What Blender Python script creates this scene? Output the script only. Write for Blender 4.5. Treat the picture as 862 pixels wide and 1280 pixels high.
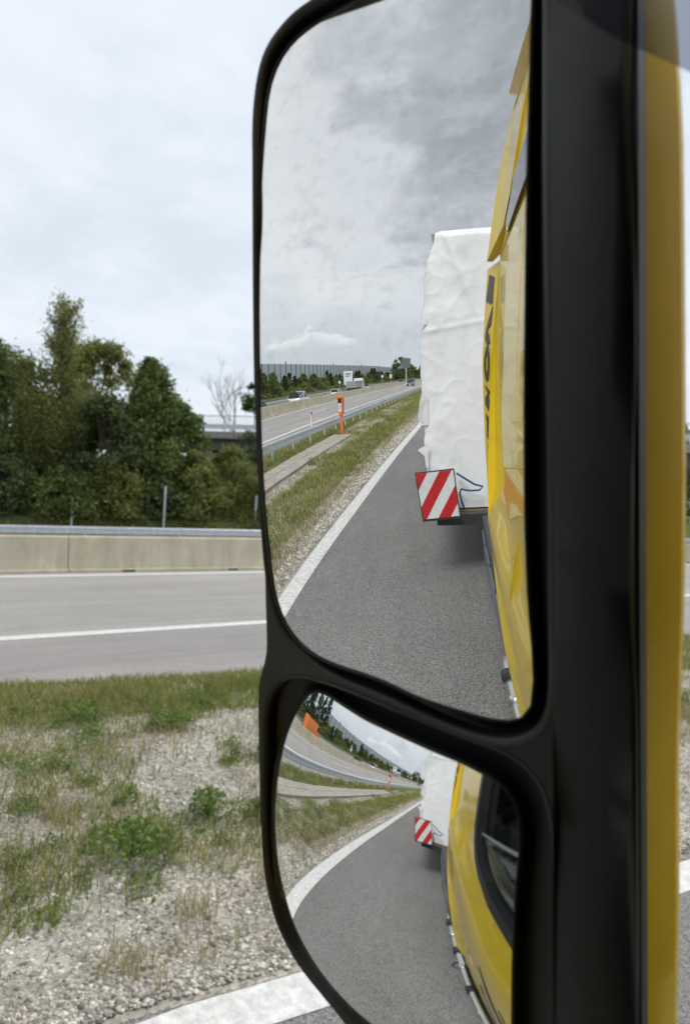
import bpy, math, random
import numpy as np
from mathutils import Vector, Matrix
from mathutils.geometry import delaunay_2d_cdt
R = math.radians
sc = bpy.context.scene
for o in list(bpy.data.objects): bpy.data.objects.remove(o)
rng = np.random.default_rng(7); random.seed(7)

# ------------------------------------------------------------------ camera
YAW, PITCH, ROLL, EYE = R(54), R(-1.67), R(3.5), 2.45
fw = Vector((-math.sin(YAW)*math.cos(PITCH), math.cos(YAW)*math.cos(PITCH), math.sin(PITCH)))
r0 = Vector((math.cos(YAW), math.sin(YAW), 0)); u0 = r0.cross(fw)
rt = math.cos(ROLL)*r0+math.sin(ROLL)*u0; up = -math.sin(ROLL)*r0+math.cos(ROLL)*u0
cd = bpy.data.cameras.new('camera'); cam = bpy.data.objects.new('camera', cd); sc.collection.objects.link(cam)
cam.matrix_world = Matrix(((rt.x, up.x, -fw.x, 0), (rt.y, up.y, -fw.y, 0), (rt.z, up.z, -fw.z, EYE), (0, 0, 0, 1)))
cd.sensor_fit = 'VERTICAL'; cd.sensor_height = 36; cd.sensor_width = 24; cd.lens = 924/1280*36
cd.clip_start = .01; cd.clip_end = 6000
cd.dof.use_dof = True; cd.dof.focus_distance = .95; cd.dof.aperture_fstop = cd.lens/3.6
sc.camera = cam

# ------------------------------------------------------------------ sky and sun
SUN_EL, SUN_AZ = R(50), R(-12)            # azimuth measured from +Y towards +X
w = bpy.data.worlds.new('World'); sc.world = w; w.use_nodes = True
nt = w.node_tree; N = nt.nodes; L = nt.links; N.clear()
def nd(t, **k):
    n = N.new(t)
    for a, b in k.items(): setattr(n, a, b)
    return n
def math_(op, a, b=None, clamp=False):
    n = nd('ShaderNodeMath', operation=op, use_clamp=clamp)
    for i, v in enumerate((a, b)):
        if v is None: continue
        if isinstance(v, (int, float)): n.inputs[i].default_value = v
        else: L.new(v, n.inputs[i])
    return n.outputs[0]
def mixc(f, a, b):
    n = nd('ShaderNodeMix', data_type='RGBA')
    if isinstance(f, (int, float)): n.inputs[0].default_value = f
    else: L.new(f, n.inputs[0])
    for i, v in ((6, a), (7, b)):
        if isinstance(v, tuple): n.inputs[i].default_value = (*v, 1)
        else: L.new(v, n.inputs[i])
    return n.outputs[2]
def smooth(v, a, b):
    n = nd('ShaderNodeMapRange', interpolation_type='SMOOTHSTEP'); L.new(v, n.inputs[0])
    n.inputs[1].default_value = a; n.inputs[2].default_value = b; return n.outputs[0]
sky = nd('ShaderNodeTexSky', sky_type='NISHITA', sun_disc=False, sun_elevation=SUN_EL, sun_rotation=SUN_AZ)
tc = nd('ShaderNodeTexCoord'); nrm = nd('ShaderNodeVectorMath', operation='NORMALIZE'); L.new(tc.outputs['Generated'], nrm.inputs[0])
sp = nd('ShaderNodeSeparateXYZ'); L.new(nrm.outputs[0], sp.inputs[0])
zz = math_('MAXIMUM', sp.outputs[2], 0.0); den = math_('ADD', zz, .22)
cb = nd('ShaderNodeCombineXYZ'); L.new(math_('DIVIDE', sp.outputs[0], den), cb.inputs[0]); L.new(math_('DIVIDE', sp.outputs[1], den), cb.inputs[1])
def noise(vec, s, d, r=.55, dist=0.):
    n = nd('ShaderNodeTexNoise'); L.new(vec, n.inputs['Vector'])
    n.inputs['Scale'].default_value = s; n.inputs['Detail'].default_value = d; n.inputs['Roughness'].default_value = r; n.inputs['Distortion'].default_value = dist
    return n.outputs[0]
def dotdir(v):
    n = nd('ShaderNodeVectorMath', operation='DOT_PRODUCT'); L.new(nrm.outputs[0], n.inputs[0]); n.inputs[1].default_value = Vector(v).normalized(); return n.outputs['Value']
n1 = noise(cb.outputs[0], 1.5, 9, .56, .3); n2 = noise(cb.outputs[0], 5.5, 8, .6, .2)
bank = math_('ADD', math_('MULTIPLY', n1, .62), math_('MULTIPLY', n2, .38))
pale = mixc(smooth(bank, .38, .62), (.70, .77, .85), (.82, .885, .96))            # thin bright overcast
back = smooth(dotdir((-.30, -.95, .10)), .05, .8)                                 # duller behind the truck
pale = mixc(back, pale, mixc(smooth(bank, .38, .6), (.72, .757, .79), (.82, .85, .875)))
bigd = math_('ADD', dotdir((.06, -.80, .60)), math_('MULTIPLY', math_('SUBTRACT', n2, .5), .20))
bigd = math_('ADD', bigd, math_('MULTIPLY', math_('SUBTRACT', n1, .5), .36))
dark = mixc(smooth(n2, .38, .66), (.37, .40, .435), (.50, .535, .57))
clouds = mixc(smooth(bigd, .87, .965), pale, dark)                               # heavy grey cloud
low = nd('ShaderNodeMapRange', interpolation_type='SMOOTHSTEP'); L.new(zz, low.inputs[0]); low.inputs[1].default_value = .19; low.inputs[2].default_value = .05; low.inputs[3].default_value = 0; low.inputs[4].default_value = .75
clouds = mixc(math_('MULTIPLY', low.outputs[0], back), clouds, (.55, .615, .67))
# low heaped cloud above the horizon behind
az = math_('DIVIDE', sp.outputs[0], math_('MINIMUM', sp.outputs[1], -.05))         # tan azimuth behind
hv = nd('ShaderNodeCombineXYZ'); L.new(math_('MULTIPLY', az, 9.), hv.inputs[0]); L.new(math_('MULTIPLY', zz, 26.), hv.inputs[1])
hn = noise(hv.outputs[0], 1.05, 8, .62, .2)
env = math_('SUBTRACT', 1., math_('ABSOLUTE', math_('DIVIDE', math_('SUBTRACT', az, .385), .15)), True)
top = math_('ADD', .066, math_('MULTIPLY', math_('ADD', math_('MULTIPLY', env, .6), .4), math_('MULTIPLY', hn, .088)))
heap = math_('MULTIPLY', smooth(math_('SUBTRACT', top, zz), -.001, .008), smooth(env, 0., .25))
heap = math_('MULTIPLY', heap, smooth(math_('ADD', zz, math_('MULTIPLY', hn, .03)), .078, .092))
heap = math_('MULTIPLY', heap, smooth(math_('MULTIPLY', sp.outputs[1], -1.), .0, .3))
heap2 = mixc(smooth(math_('SUBTRACT', top, zz), .0, .035), (.90, .92, .93), (.66, .71, .75))
clouds = mixc(math_('MULTIPLY', heap, .9), clouds, heap2)
hz = smooth(sp.outputs[2], -.02, .10)
clouds = mixc(hz, mixc(back, (.70, .76, .82), (.57, .65, .71)), clouds) if False else clouds
sm = nd('ShaderNodeMix', data_type='RGBA'); sm.inputs[0].default_value = .96
sv = nd('ShaderNodeVectorMath', operation='SCALE'); L.new(sky.outputs[0], sv.inputs[0]); sv.inputs['Scale'].default_value = 1.
cs = nd('ShaderNodeVectorMath', operation='SCALE'); L.new(clouds, cs.inputs[0]); cs.inputs['Scale'].default_value = 10.   # cloud radiance on the sky's own scale
L.new(sv.outputs[0], sm.inputs[6]); L.new(cs.outputs[0], sm.inputs[7])
bg = nd('ShaderNodeBackground'); bg.inputs[1].default_value = .1; L.new(sm.outputs[2], bg.inputs[0])
wo = nd('ShaderNodeOutputWorld'); L.new(bg.outputs[0], wo.inputs[0])
sl = bpy.data.lights.new('sun', 'SUN'); sl.energy = 2.2; sl.angle = R(18); sl.color = (1, .96, .9)
so = bpy.data.objects.new('sun', sl); sc.collection.objects.link(so)
sd = Vector((math.sin(SUN_AZ)*math.cos(SUN_EL), math.cos(SUN_AZ)*math.cos(SUN_EL), math.sin(SUN_EL)))
so.rotation_euler = sd.to_track_quat('Z', 'Y').to_euler()
vs = sc.view_settings; vs.view_transform = 'Standard'; vs.look = 'None'; vs.exposure = 0.1; vs.gamma = 1; vs.use_curve_mapping = False
sc.render.engine = 'CYCLES'; sc.cycles.max_bounces = 7; sc.cycles.transparent_max_bounces = 12; sc.cycles.use_denoising = True

# ------------------------------------------------------------------ materials
def mat(name, col, rough=.6, metal=0., var=0., vscale=3., bump=0., bscale=60., coat=0., spec=.5, col2=None, detail=6, island=0., trans=0., alpha=1., coord='Object'):
    m = bpy.data.materials.new(name); m.use_nodes = True; t = m.node_tree; b = t.nodes['Principled BSDF']; lk = t.links
    b.inputs['Base Color'].default_value = (*col, 1); b.inputs['Roughness'].default_value = rough; b.inputs['Metallic'].default_value = metal
    b.inputs['Coat Weight'].default_value = coat; b.inputs['Coat Roughness'].default_value = .03; b.inputs['Specular IOR Level'].default_value = spec
    b.inputs['Alpha'].default_value = alpha
    if trans: b.inputs['Transmission Weight'].default_value = trans
    c = t.nodes.new('ShaderNodeTexCoord')
    src = c.outputs[coord]
    if var or col2:
        n = t.nodes.new('ShaderNodeTexNoise'); n.inputs['Scale'].default_value = vscale; n.inputs['Detail'].default_value = detail; n.inputs['Roughness'].default_value = .62
        lk.new(src, n.inputs['Vector'])
        x = t.nodes.new('ShaderNodeMix'); x.data_type = 'RGBA'
        mr = t.nodes.new('ShaderNodeMapRange'); mr.inputs[1].default_value = .34; mr.inputs[2].default_value = .66; lk.new(n.outputs[0], mr.inputs[0])
        lk.new(mr.outputs[0], x.inputs[0])
        if col2: a, d = col, col2
        else: a = tuple(v*(1-var) for v in col); d = tuple(v*(1+var) for v in col)
        x.inputs[6].default_value = (*a, 1); x.inputs[7].default_value = (*d, 1); last = x.outputs[2]
        if island:
            g = t.nodes.new('ShaderNodeNewGeometry'); h = t.nodes.new('ShaderNodeHueSaturation')
            mp = t.nodes.new('ShaderNodeMapRange'); mp.inputs[3].default_value = 1-island; mp.inputs[4].default_value = 1+island
            lk.new(g.outputs['Random Per Island'], mp.inputs[0]); lk.new(mp.outputs[0], h.inputs['Value'])
            mh = t.nodes.new('ShaderNodeMapRange'); mh.inputs[3].default_value = .5+.04*island; mh.inputs[4].default_value = .5-.05*island
            lk.new(g.outputs['Random Per Island'], mh.inputs[0]); lk.new(mh.outputs[0], h.inputs['Hue'])
            lk.new(last, h.inputs['Color']); last = h.outputs[0]
        lk.new(last, b.inputs['Base Color'])
    if bump:
        n2 = t.nodes.new('ShaderNodeTexNoise'); n2.inputs['Scale'].default_value = bscale; n2.inputs['Detail'].default_value = 5; lk.new(src, n2.inputs['Vector'])
        bp = t.nodes.new('ShaderNodeBump'); bp.inputs['Strength'].default_value = bump; bp.inputs['Distance'].default_value = .01
        lk.new(n2.outputs[0], bp.inputs['Height']); lk.new(bp.outputs[0], b.inputs['Normal'])
    return m
def leafmat(name, a, b, island=.35, tl=.35, vs=.5):
    m = mat(name, a, .55, col2=b, vscale=vs, island=island, spec=.3); t = m.node_tree
    p = t.nodes['Principled BSDF']; o = t.nodes['Material Output']
    tr = t.nodes.new('ShaderNodeBsdfTranslucent'); mx = t.nodes.new('ShaderNodeMixShader'); mx.inputs[0].default_value = tl
    t.links.new(p.inputs['Base Color'].links[0].from_socket, tr.inputs[0])
    t.links.new(p.outputs[0], mx.inputs[1]); t.links.new(tr.outputs[0], mx.inputs[2]); t.links.new(mx.outputs[0], o.inputs[0]); return m
def speckle(m, scale, lo, hi, f):
    """fine aggregate grains: voronoi cells mixed into the base colour"""
    t = m.node_tree; p = t.nodes['Principled BSDF']; c = t.nodes.new('ShaderNodeTexCoord')
    v = t.nodes.new('ShaderNodeTexVoronoi'); v.inputs['Scale'].default_value = scale; t.links.new(c.outputs['Object'], v.inputs['Vector'])
    s = t.nodes.new('ShaderNodeSeparateColor'); t.links.new(v.outputs['Color'], s.inputs[0])
    r = t.nodes.new('ShaderNodeMapRange'); r.inputs[3].default_value = lo; r.inputs[4].default_value = hi; t.links.new(s.outputs[0], r.inputs[0])
    x = t.nodes.new('ShaderNodeVectorMath'); x.operation = 'SCALE'
    src = p.inputs['Base Color'].links[0].from_socket
    t.links.new(src, x.inputs[0]); t.links.new(r.outputs[0], x.inputs['Scale']); t.links.new(x.outputs[0], p.inputs['Base Color'])
    bp = t.nodes.new('ShaderNodeBump'); bp.inputs['Strength'].default_value = f; bp.inputs['Distance'].default_value = .004
    t.links.new(v.outputs['Distance'], bp.inputs['Height']); t.links.new(bp.outputs[0], p.inputs['Normal']); return m
M = {}
M['asphalt'] = speckle(mat('dark_asphalt', (.195, .188, .18), .85, var=.10, vscale=.45), 130, .35, 1.75, .5)
M['concrete_road'] = speckle(mat('pale_road', (.34, .32, .30), .85, var=.07, vscale=.5), 90, .8, 1.2, .2)
M['shoulder'] = speckle(mat('shoulder_road', (.30, .28, .265), .85, var=.06, vscale=.6), 90, .8, 1.2, .2)
M['paint'] = mat('road_paint', (.70, .69, .66), .7, col2=(.80, .79, .76), vscale=25, bump=.3, bscale=80)
M['gravel_soil'] = speckle(mat('gravel_bed', (.25, .23, .19), .95, col2=(.42, .39, .33), vscale=2.2, bump=.5, bscale=70), 45, .55, 1.4, .9)
M['stone'] = mat('pebble', (.31, .285, .24), .9, col2=(.58, .55, .48), vscale=6, island=.7)
M['ground'] = mat('ground', (.07, .09, .035), .95, col2=(.13, .13, .06), vscale=.4, bump=.5, bscale=4)
M['bank'] = mat('bank_soil', (.06, .06, .03), .95, col2=(.11, .09, .05), vscale=1.2)
M['concrete'] = mat('barrier_concrete', (.58, .51, .37), .85, col2=(.68, .61, .46), vscale=1.3, bump=.2, bscale=30)
def streaks(m, amt, sc_=(2.5, 2.5, .35)):
    t = m.node_tree; p = t.nodes['Principled BSDF']; c = t.nodes.new('ShaderNodeTexCoord'); mp = t.nodes.new('ShaderNodeMapping'); mp.inputs['Scale'].default_value = sc_
    t.links.new(c.outputs['Object'], mp.inputs[0]); n = t.nodes.new('ShaderNodeTexNoise'); n.inputs['Scale'].default_value = 1.; n.inputs['Detail'].default_value = 8; n.inputs['Roughness'].default_value = .7; t.links.new(mp.outputs[0], n.inputs['Vector'])
    r = t.nodes.new('ShaderNodeMapRange'); r.inputs[1].default_value = .35; r.inputs[2].default_value = .7; r.inputs[3].default_value = 1.05; r.inputs[4].default_value = 1-amt; t.links.new(n.outputs[0], r.inputs[0])
    x = t.nodes.new('ShaderNodeVectorMath'); x.operation = 'SCALE'; t.links.new(p.inputs['Base Color'].links[0].from_socket, x.inputs[0]); t.links.new(r.outputs[0], x.inputs['Scale']); t.links.new(x.outputs[0], p.inputs['Base Color']); return m
streaks(M['concrete'], .28); streaks(M['concrete_road'], .24, (1.1, .06, 1)); streaks(M['shoulder'], .24, (1.4, .07, 1)); streaks(M['asphalt'], .16, (.9, .12, 1)); streaks(M['paint'], .40, (14, 14, 14))
M['slab'] = mat('path_slab', (.33, .30, .25), .9, col2=(.43, .39, .33), vscale=2, bump=.3, bscale=50)
M['galv'] = mat('galvanised', (.60, .64, .68), .42, .3, var=.12, vscale=6)
M['grass'] = leafmat('grass_blades', (.18, .23, .045), (.36, .35, .12), .35, .3, 1.)
M['dry'] = leafmat('dry_grass', (.33, .28, .14), (.46, .40, .22), .3, .3, 1.)
M['weed'] = leafmat('weed_leaf', (.12, .21, .04), (.24, .30, .08), .35, .35, 2.)
M['leaf'] = leafmat('tree_leaf', (.10, .15, .042), (.19, .24, .07), .45, .35, .35)
M['leaf_light'] = leafmat('tree_leaf_light', (.16, .20, .05), (.28, .29, .09), .4, .4, .5)
M['leaf_dark'] = leafmat('tree_leaf_dark', (.07, .115, .04), (.13, .175, .06), .4, .3, .5)
M['needle'] = leafmat('needle', (.025, .05, .025), (.045, .075, .03), .3, .2, .6)
M['bark'] = mat('bark', (.10, .08, .06), .95, var=.3, vscale=8, bump=.6, bscale=25)
M['bark_pale'] = mat('bark_pale', (.15, .14, .135), .95, var=.2, vscale=8)
M['black'] = mat('black_plastic', (.016, .017, .018), .42, bump=.12, bscale=900, spec=.45)
M['black2'] = mat('black_plastic_deep', (.006, .006, .006), .6)
M['rubber'] = mat('rubber', (.018, .018, .02), .55)
M['tyre'] = mat('tyre', (.02, .02, .02), .85, bump=.3, bscale=40)
M['yellow'] = mat('yellow_paint', (.78, .545, .010), .35, var=.03, vscale=2, coat=.55, spec=.35)
M['cover'] = mat('yellow_cover', (.76, .56, .008), .45, var=.05, vscale=14, coat=.12, spec=.18)
M['decal'] = mat('dark_decal', (.05, .05, .055), .35)
M['lining'] = mat('cab_lining', (.02, .02, .022), .85)
M['seat'] = mat('seat_fabric', (.03, .03, .035), .95, var=.2, vscale=60)
M['steel'] = mat('stainless', (.62, .62, .60), .2, 1., var=.05, vscale=5)
M['chassis'] = mat('chassis_black', (.03, .032, .035), .5, var=.2, vscale=8)
M['wrap'] = mat('white_shrink_wrap', (.80, .81, .82), .38, var=.03, vscale=2.2, bump=.25, bscale=5, spec=.4)
M['white'] = mat('white_paint', (.72, .72, .70), .35, coat=.3)
M['red'] = mat('red_foil', (.50, .018, .02), .4, var=.12, vscale=20)
M['boardwhite'] = mat('white_foil', (.66, .68, .68), .4, var=.06, vscale=14)
M['blue'] = mat('blue_strap', (.01, .06, .22), .6)
M['orange'] = mat('orange_paint', (.82, .22, .045), .4, coat=.3)
M['signgrey'] = mat('sign_back', (.12, .13, .14), .6)
M['signwhite'] = mat('sign_face', (.75, .77, .80), .4)
M['signblue'] = mat('sign_blue', (.03, .12, .35), .4)
M['carwhite'] = mat('car_white', (.78, .78, .78), .25, coat=1)
M['carblue'] = mat('car_blue', (.03, .06, .16), .25, coat=1)
M['carblack'] = mat('car_black', (.012, .012, .014), .25, coat=1)
M['cargrey'] = mat('car_grey', (.30, .31, .32), .3, coat=1)
M['carglass'] = mat('car_window', (.015, .018, .02), .06)
M['lamp'] = mat('lamp_lens', (.8, .8, .8), .1)
M['tail'] = mat('tail_lens', (.4, .01, .01), .2)
M['wallpanel'] = mat('noise_panel', (.52, .56, .60), .35, var=.04, vscale=1)
M['walldark'] = mat('dark_barrier', (.10, .125, .135), .7, var=.15, vscale=.6)
M['post'] = mat('dark_post', (.05, .06, .065), .5)
M['bridge'] = mat('bridge_concrete', (.34, .33, .31), .85, var=.12, vscale=.8)
M['bridgedark'] = mat('bridge_beam', (.13, .125, .12), .85, var=.15, vscale=.8)
M['cloth'] = mat('dark_jacket', (.022, .023, .027), .9, var=.3, vscale=20, bump=.5, bscale=30)
M['jeans'] = mat('dark_trousers', (.02, .03, .05), .9)
M['skin'] = mat('skin', (.50, .32, .24), .55)
M['hair'] = mat('hair', (.03, .02, .015), .8)
M['wood'] = mat('trailer_deck', (.12, .09, .06), .9, var=.2)
# true glass pane
def glassmat(name, tint, gloss=.08):
    m = bpy.data.materials.new(name); m.use_nodes = True; t = m.node_tree; t.nodes.remove(t.nodes['Principled BSDF'])
    a = t.nodes.new('ShaderNodeBsdfTransparent'); a.inputs[0].default_value = (*tint, 1)
    g = t.nodes.new('ShaderNodeBsdfGlossy'); g.inputs['Roughness'].default_value = .0
    lw = t.nodes.new('ShaderNodeLayerWeight'); lw.inputs[0].default_value = .5; pw = t.nodes.new('ShaderNodeMath'); pw.operation = 'POWER'; pw.inputs[1].default_value = 4.; t.links.new(lw.outputs['Facing'], pw.inputs[0]); f = t.nodes.new('ShaderNodeMath'); f.operation = 'MULTIPLY_ADD'; f.inputs[1].default_value = .8; f.inputs[2].default_value = .045; t.links.new(pw.outputs[0], f.inputs[0])
    x = t.nodes.new('ShaderNodeMixShader'); t.links.new(f.outputs[0], x.inputs[0]); t.links.new(a.outputs[0], x.inputs[1]); t.links.new(g.outputs[0], x.inputs[2])
    t.links.new(x.outputs[0], t.nodes['Material Output'].inputs[0]); return m
M['glass'] = glassmat('window_glass', (.82, .88, .86)); M['tint'] = glassmat('tinted_acrylic', (.66, .68, .72))
def mirrormat():
    m = bpy.data.materials.new('mirror_silver'); m.use_nodes = True; t = m.node_tree; p = t.nodes['Principled BSDF']
    p.inputs['Metallic'].default_value = 1; p.inputs['Roughness'].default_value = 0.; p.inputs['Base Color'].default_value = (.88, .89, .89, 1)
    d = t.nodes.new('ShaderNodeBsdfDiffuse'); d.inputs[0].default_value = (.5, .5, .5, 1)
    c = t.nodes.new('ShaderNodeTexCoord'); n = t.nodes.new('ShaderNodeTexNoise'); n.inputs['Scale'].default_value = 90; n.inputs['Detail'].default_value = 3
    t.links.new(c.outputs['Object'], n.inputs['Vector']); r = t.nodes.new('ShaderNodeMapRange')
    r.inputs[1].default_value = .55; r.inputs[2].default_value = .82; r.inputs[3].default_value = .012; r.inputs[4].default_value = .22; t.links.new(n.outputs[0], r.inputs[0])
    x = t.nodes.new('ShaderNodeMixShader'); t.links.new(r.outputs[0], x.inputs[0]); t.links.new(p.outputs[0], x.inputs[1]); t.links.new(d.outputs[0], x.inputs[2])
    t.links.new(x.outputs[0], t.nodes['Material Output'].inputs[0]); return m
M['mirror'] = mirrormat()

# ------------------------------------------------------------------ helpers
COL = sc.collection
def tag(o, label=None, cat=None, group=None, kind=None):
    if label: o['label'] = label
    if cat: o['category'] = cat
    if group: o['group'] = group
    if kind: o['kind'] = kind
    return o
def link(name, me, parent=None):
    o = bpy.data.objects.new(name, me); COL.objects.link(o)
    if parent is not None: o.parent = parent
    return o
def empty(name, loc=(0, 0, 0), rz=0, label=None, cat=None, group=None):
    o = bpy.data.objects.new(name, None); COL.objects.link(o); o.location = loc; o.rotation_euler = (0, 0, rz); o.empty_display_size = .2
    return tag(o, label, cat, group)
def npmesh(name, V, F, m, parent=None, smooth=False):
    """V (n,3); F (k,3) triangles or (k,4) quads"""
    V = np.asarray(V, dtype=np.float32); F = np.asarray(F, dtype=np.int32); k = F.shape[1]
    me = bpy.data.meshes.new(name); me.vertices.add(len(V)); me.vertices.foreach_set('co', V.ravel())
    me.loops.add(F.size); me.loops.foreach_set('vertex_index', F.ravel()); me.polygons.add(len(F))
    me.polygons.foreach_set('loop_start', np.arange(0, F.size, k, dtype=np.int32)); me.polygons.foreach_set('loop_total', np.full(len(F), k, dtype=np.int32))
    if smooth: me.polygons.foreach_set('use_smooth', np.ones(len(F), dtype=bool))
    me.update(); me.validate(); me.materials.append(m); return link(name, me, parent)
class MB:
    def __init__(s): s.v = []; s.f = []
    def add(s, v, f):
        b = len(s.v); s.v += [tuple(x) for x in v]; s.f += [tuple(b+i for i in q) for q in f]; return s
    def box(s, x0, x1, y0, y1, z0, z1, rz=0, piv=None, taper=1.):
        cx, cy = (x0+x1)/2, (y0+y1)/2
        v = []
        for z, k in ((z0, 1.), (z1, taper)):
            for x, y in ((x0, y0), (x1, y0), (x1, y1), (x0, y1)):
                v.append((cx+(x-cx)*k, cy+(y-cy)*k, z))
        if rz:
            p = piv or (cx, cy); c, q = math.cos(rz), math.sin(rz)
            v = [(p[0]+(x-p[0])*c-(y-p[1])*q, p[1]+(x-p[0])*q+(y-p[1])*c, z) for x, y, z in v]
        return s.add(v, [(0, 3, 2, 1), (4, 5, 6, 7), (0, 1, 5, 4), (1, 2, 6, 5), (2, 3, 7, 6), (3, 0, 4, 7)])
    def tube(s, pts, rad, n=8, cap=True):
        pts = [Vector(p) for p in pts]; rad = rad if isinstance(rad, (list, tuple)) else [rad]*len(pts)
        b = len(s.v); ref = None
        for i, p in enumerate(pts):
            d = (pts[min(i+1, len(pts)-1)]-pts[max(i-1, 0)]).normalized()
            if ref is None: ref = d.orthogonal().normalized()
            a = (ref-d*ref.dot(d)); a = a.normalized() if a.length > 1e-6 else d.orthogonal().normalized(); ref = a; c = d.cross(a)
            for k in range(n):
                t = 2*math.pi*k/n; s.v.append(tuple(p+(a*math.cos(t)+c*math.sin(t))*rad[i]))
        for i in range(len(pts)-1):
            for k in range(n):
                s.f.append((b+i*n+k, b+i*n+(k+1) % n, b+(i+1)*n+(k+1) % n, b+(i+1)*n+k))
        if cap:
            s.f.append(tuple(b+k for k in reversed(range(n)))); s.f.append(tuple(b+(len(pts)-1)*n+k for k in range(n)))
        return s
    def prism(s, poly, axis, a, b):
        """poly in the plane across axis (0: y,z  1: x,z  2: x,y)"""
        def P(u, v, t): return {0: (t, u, v), 1: (u, t, v), 2: (u, v, t)}[axis]
        n = len(poly); v = [P(u, w_, a) for u, w_ in poly]+[P(u, w_, b) for u, w_ in poly]
        return s.add(v, [tuple(reversed(range(n))), tuple(range(n, 2*n))]+[(i, (i+1) % n, n+(i+1) % n, n+i) for i in range(n)])
    def build(s, name, m, parent=None, smooth=False, bevel=0., loc=None):
        me = bpy.data.meshes.new(name); me.from_pydata(s.v, [], s.f); me.materials.append(m)
        import bmesh
        bm = bmesh.new(); bm.from_mesh(me); bmesh.ops.recalc_face_normals(bm, faces=bm.faces)
        if bevel: bmesh.ops.bevel(bm, geom=list(bm.edges), offset=bevel, segments=2, profile=.6, affect='EDGES', clamp_overlap=True)
        bm.to_mesh(me); bm.free()
        if smooth:
            for p in me.polygons: p.use_smooth = True
            me.set_sharp_from_angle(angle=R(38))
        o = link(name, me, parent)
        if loc: o.location = loc
        return o
def copy_tree(o, parent=None):
    c = o.copy(); COL.objects.link(c)
    if parent is not None: c.parent = parent
    for ch in list(o.children): copy_tree(ch, c)
    return c
def catmull(P, k=5):
    P = [np.array(p, float) for p in P]; n = len(P); out = []
    for i in range(n):
        a, b, c, d = P[i-1], P[i], P[(i+1) % n], P[(i+2) % n]
        for j in range(k):
            t = j/k; out.append(.5*((2*b)+(c-a)*t+(2*a-5*b+4*c-d)*t*t+(3*b-a-3*c+d)*t**3))
    return np.array(out)
def inside(p, poly):
    x, y = p; c = False; n = len(poly); j = n-1
    for i in range(n):
        xi, yi = poly[i]; xj, yj = poly[j]
        if (yi > y) != (yj > y) and x < (xj-xi)*(y-yi)/(yj-yi)+xi: c = not c
        j = i
    return c
def sheet(name, poly, holes, fn, m, parent=None, th=.012, step=.05, smooth=True):
    """a panel: outline poly (a,b) with holes, filled with a grid of inner points, bent by fn(a,b)->(xyz, normal) and given thickness"""
    poly = [tuple(p) for p in poly]; pts = list(poly); loops = [list(range(len(poly)))]
    for h in holes:
        b = len(pts); pts += [tuple(q) for q in h]; loops.append(list(range(b, b+len(h))))
    xs = [p[0] for p in poly]; ys = [p[1] for p in poly]
    if step:
        for a in np.arange(min(xs)+step/2, max(xs), step):
            for b in np.arange(min(ys)+step/2, max(ys), step):
                if inside((a, b), poly) and not any(inside((a, b), h) for h in holes): pts.append((float(a), float(b)))
    edges = [(l[i], l[(i+1) % len(l)]) for l in loops for i in range(len(l))]
    vo, eo, fo, *_ = delaunay_2d_cdt([Vector(p) for p in pts], edges, [], 0, 1e-6)
    V = [tuple(v) for v in vo]; F = []
    for f in fo:
        c = np.mean([V[i] for i in f], 0)
        if inside(c, poly) and not any(inside(c, h) for h in holes): F.append(tuple(f))
    top = []; bot = []
    for v in V:
        p, nn = fn(*v); top.append(tuple(p)); bot.append(tuple(Vector(p)-Vector(nn)*th))
    n = len(V); cnt = {}
    for f in F:
        for i in range(len(f)):
            e = (f[i], f[(i+1) % len(f)]); cnt[e] = 1
    side = [(a, n+a, n+b, b) for (a, b) in cnt if (b, a) not in cnt]
    mb = MB(); mb.add(top+bot, F+[tuple(n+i for i in reversed(f)) for f in F]+side)
    return mb.build(name, m, parent, smooth=smooth)
# ================================================================== THE ROAD CORRIDOR
def shift(y):                       # the carriageway swings a metre nearer behind the truck
    t = min(max((2.-y)/24., 0), 1); return .95*t*t*(3-2*t)
def ribbon(name, cols, ys, m, z=0., kind='structure', parent=None, sh=True, zs=None):
    V = []; F = []; nc = len(cols)
    for y in ys:
        s = shift(y) if sh else 0
        for i, c in enumerate(cols):
            x = c(y) if callable(c) else c+s
            V.append((x, y, (zs[i] if zs else z)))
    for j in range(len(ys)-1):
        for i in range(nc-1):
            a = j*nc+i; F.append((a, a+1, a+1+nc, a+nc))
    o = npmesh(name, V, F, m, parent)
    if kind: o['kind'] = kind
    return o
YS = [-1500, -600, -300, -200, -120, -80, -60, -45, -35]+list(np.arange(-30, 12, 1.5))+[12, 16, 22, 30, 45, 60, 90, 140, 250, 500, 1500]
YS = [float(v) for v in YS]
gp = [(-2500, 9), (-300, 4), (-60, 2.4), (-42, 1.9), (-34, .95), (-31.5, .60), (-30.3, -.25), (-29.9, -.5), (-19.4, -.5), (-19.2, -.15), (4.2, -.15), (4.9, -.01), (9, .1), (40, 1.0), (2500, 4)]
def ramp_edge(y):                    # left edge of the slip road's asphalt
    return float(np.interp(y, [-1500, -22, -16, -8, -4, 1.2, 5, 21, 61, 1500], [-2.72, -2.72, -2.82, -2.92, -3.04, -3.17, -2.70, -.75, 6, 6]))
def verge_left(y):                   # where the motorway's asphalt ends
    return float(np.interp(y, [1.6, 8, 30], [-8.98, -7.65, -7.4]))+shift(y)*(y < 2)
ribbon('ground', [a for a, _ in gp], YS, M['ground'], zs=[b for _, b in gp])
ribbon('motorway_road', [lambda y: -19.3+shift(y), lambda y: verge_left(y)+.01], YS, M['concrete_road'], z=0, sh=False)
ribbon('motorway_shoulder', [lambda y: -11.3+shift(y), lambda y: verge_left(y)], YS, M['shoulder'], z=.004, sh=False)
ribbon('opposite_road', [-29.7, -19.3], YS, M['concrete_road'], z=-.45)
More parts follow.
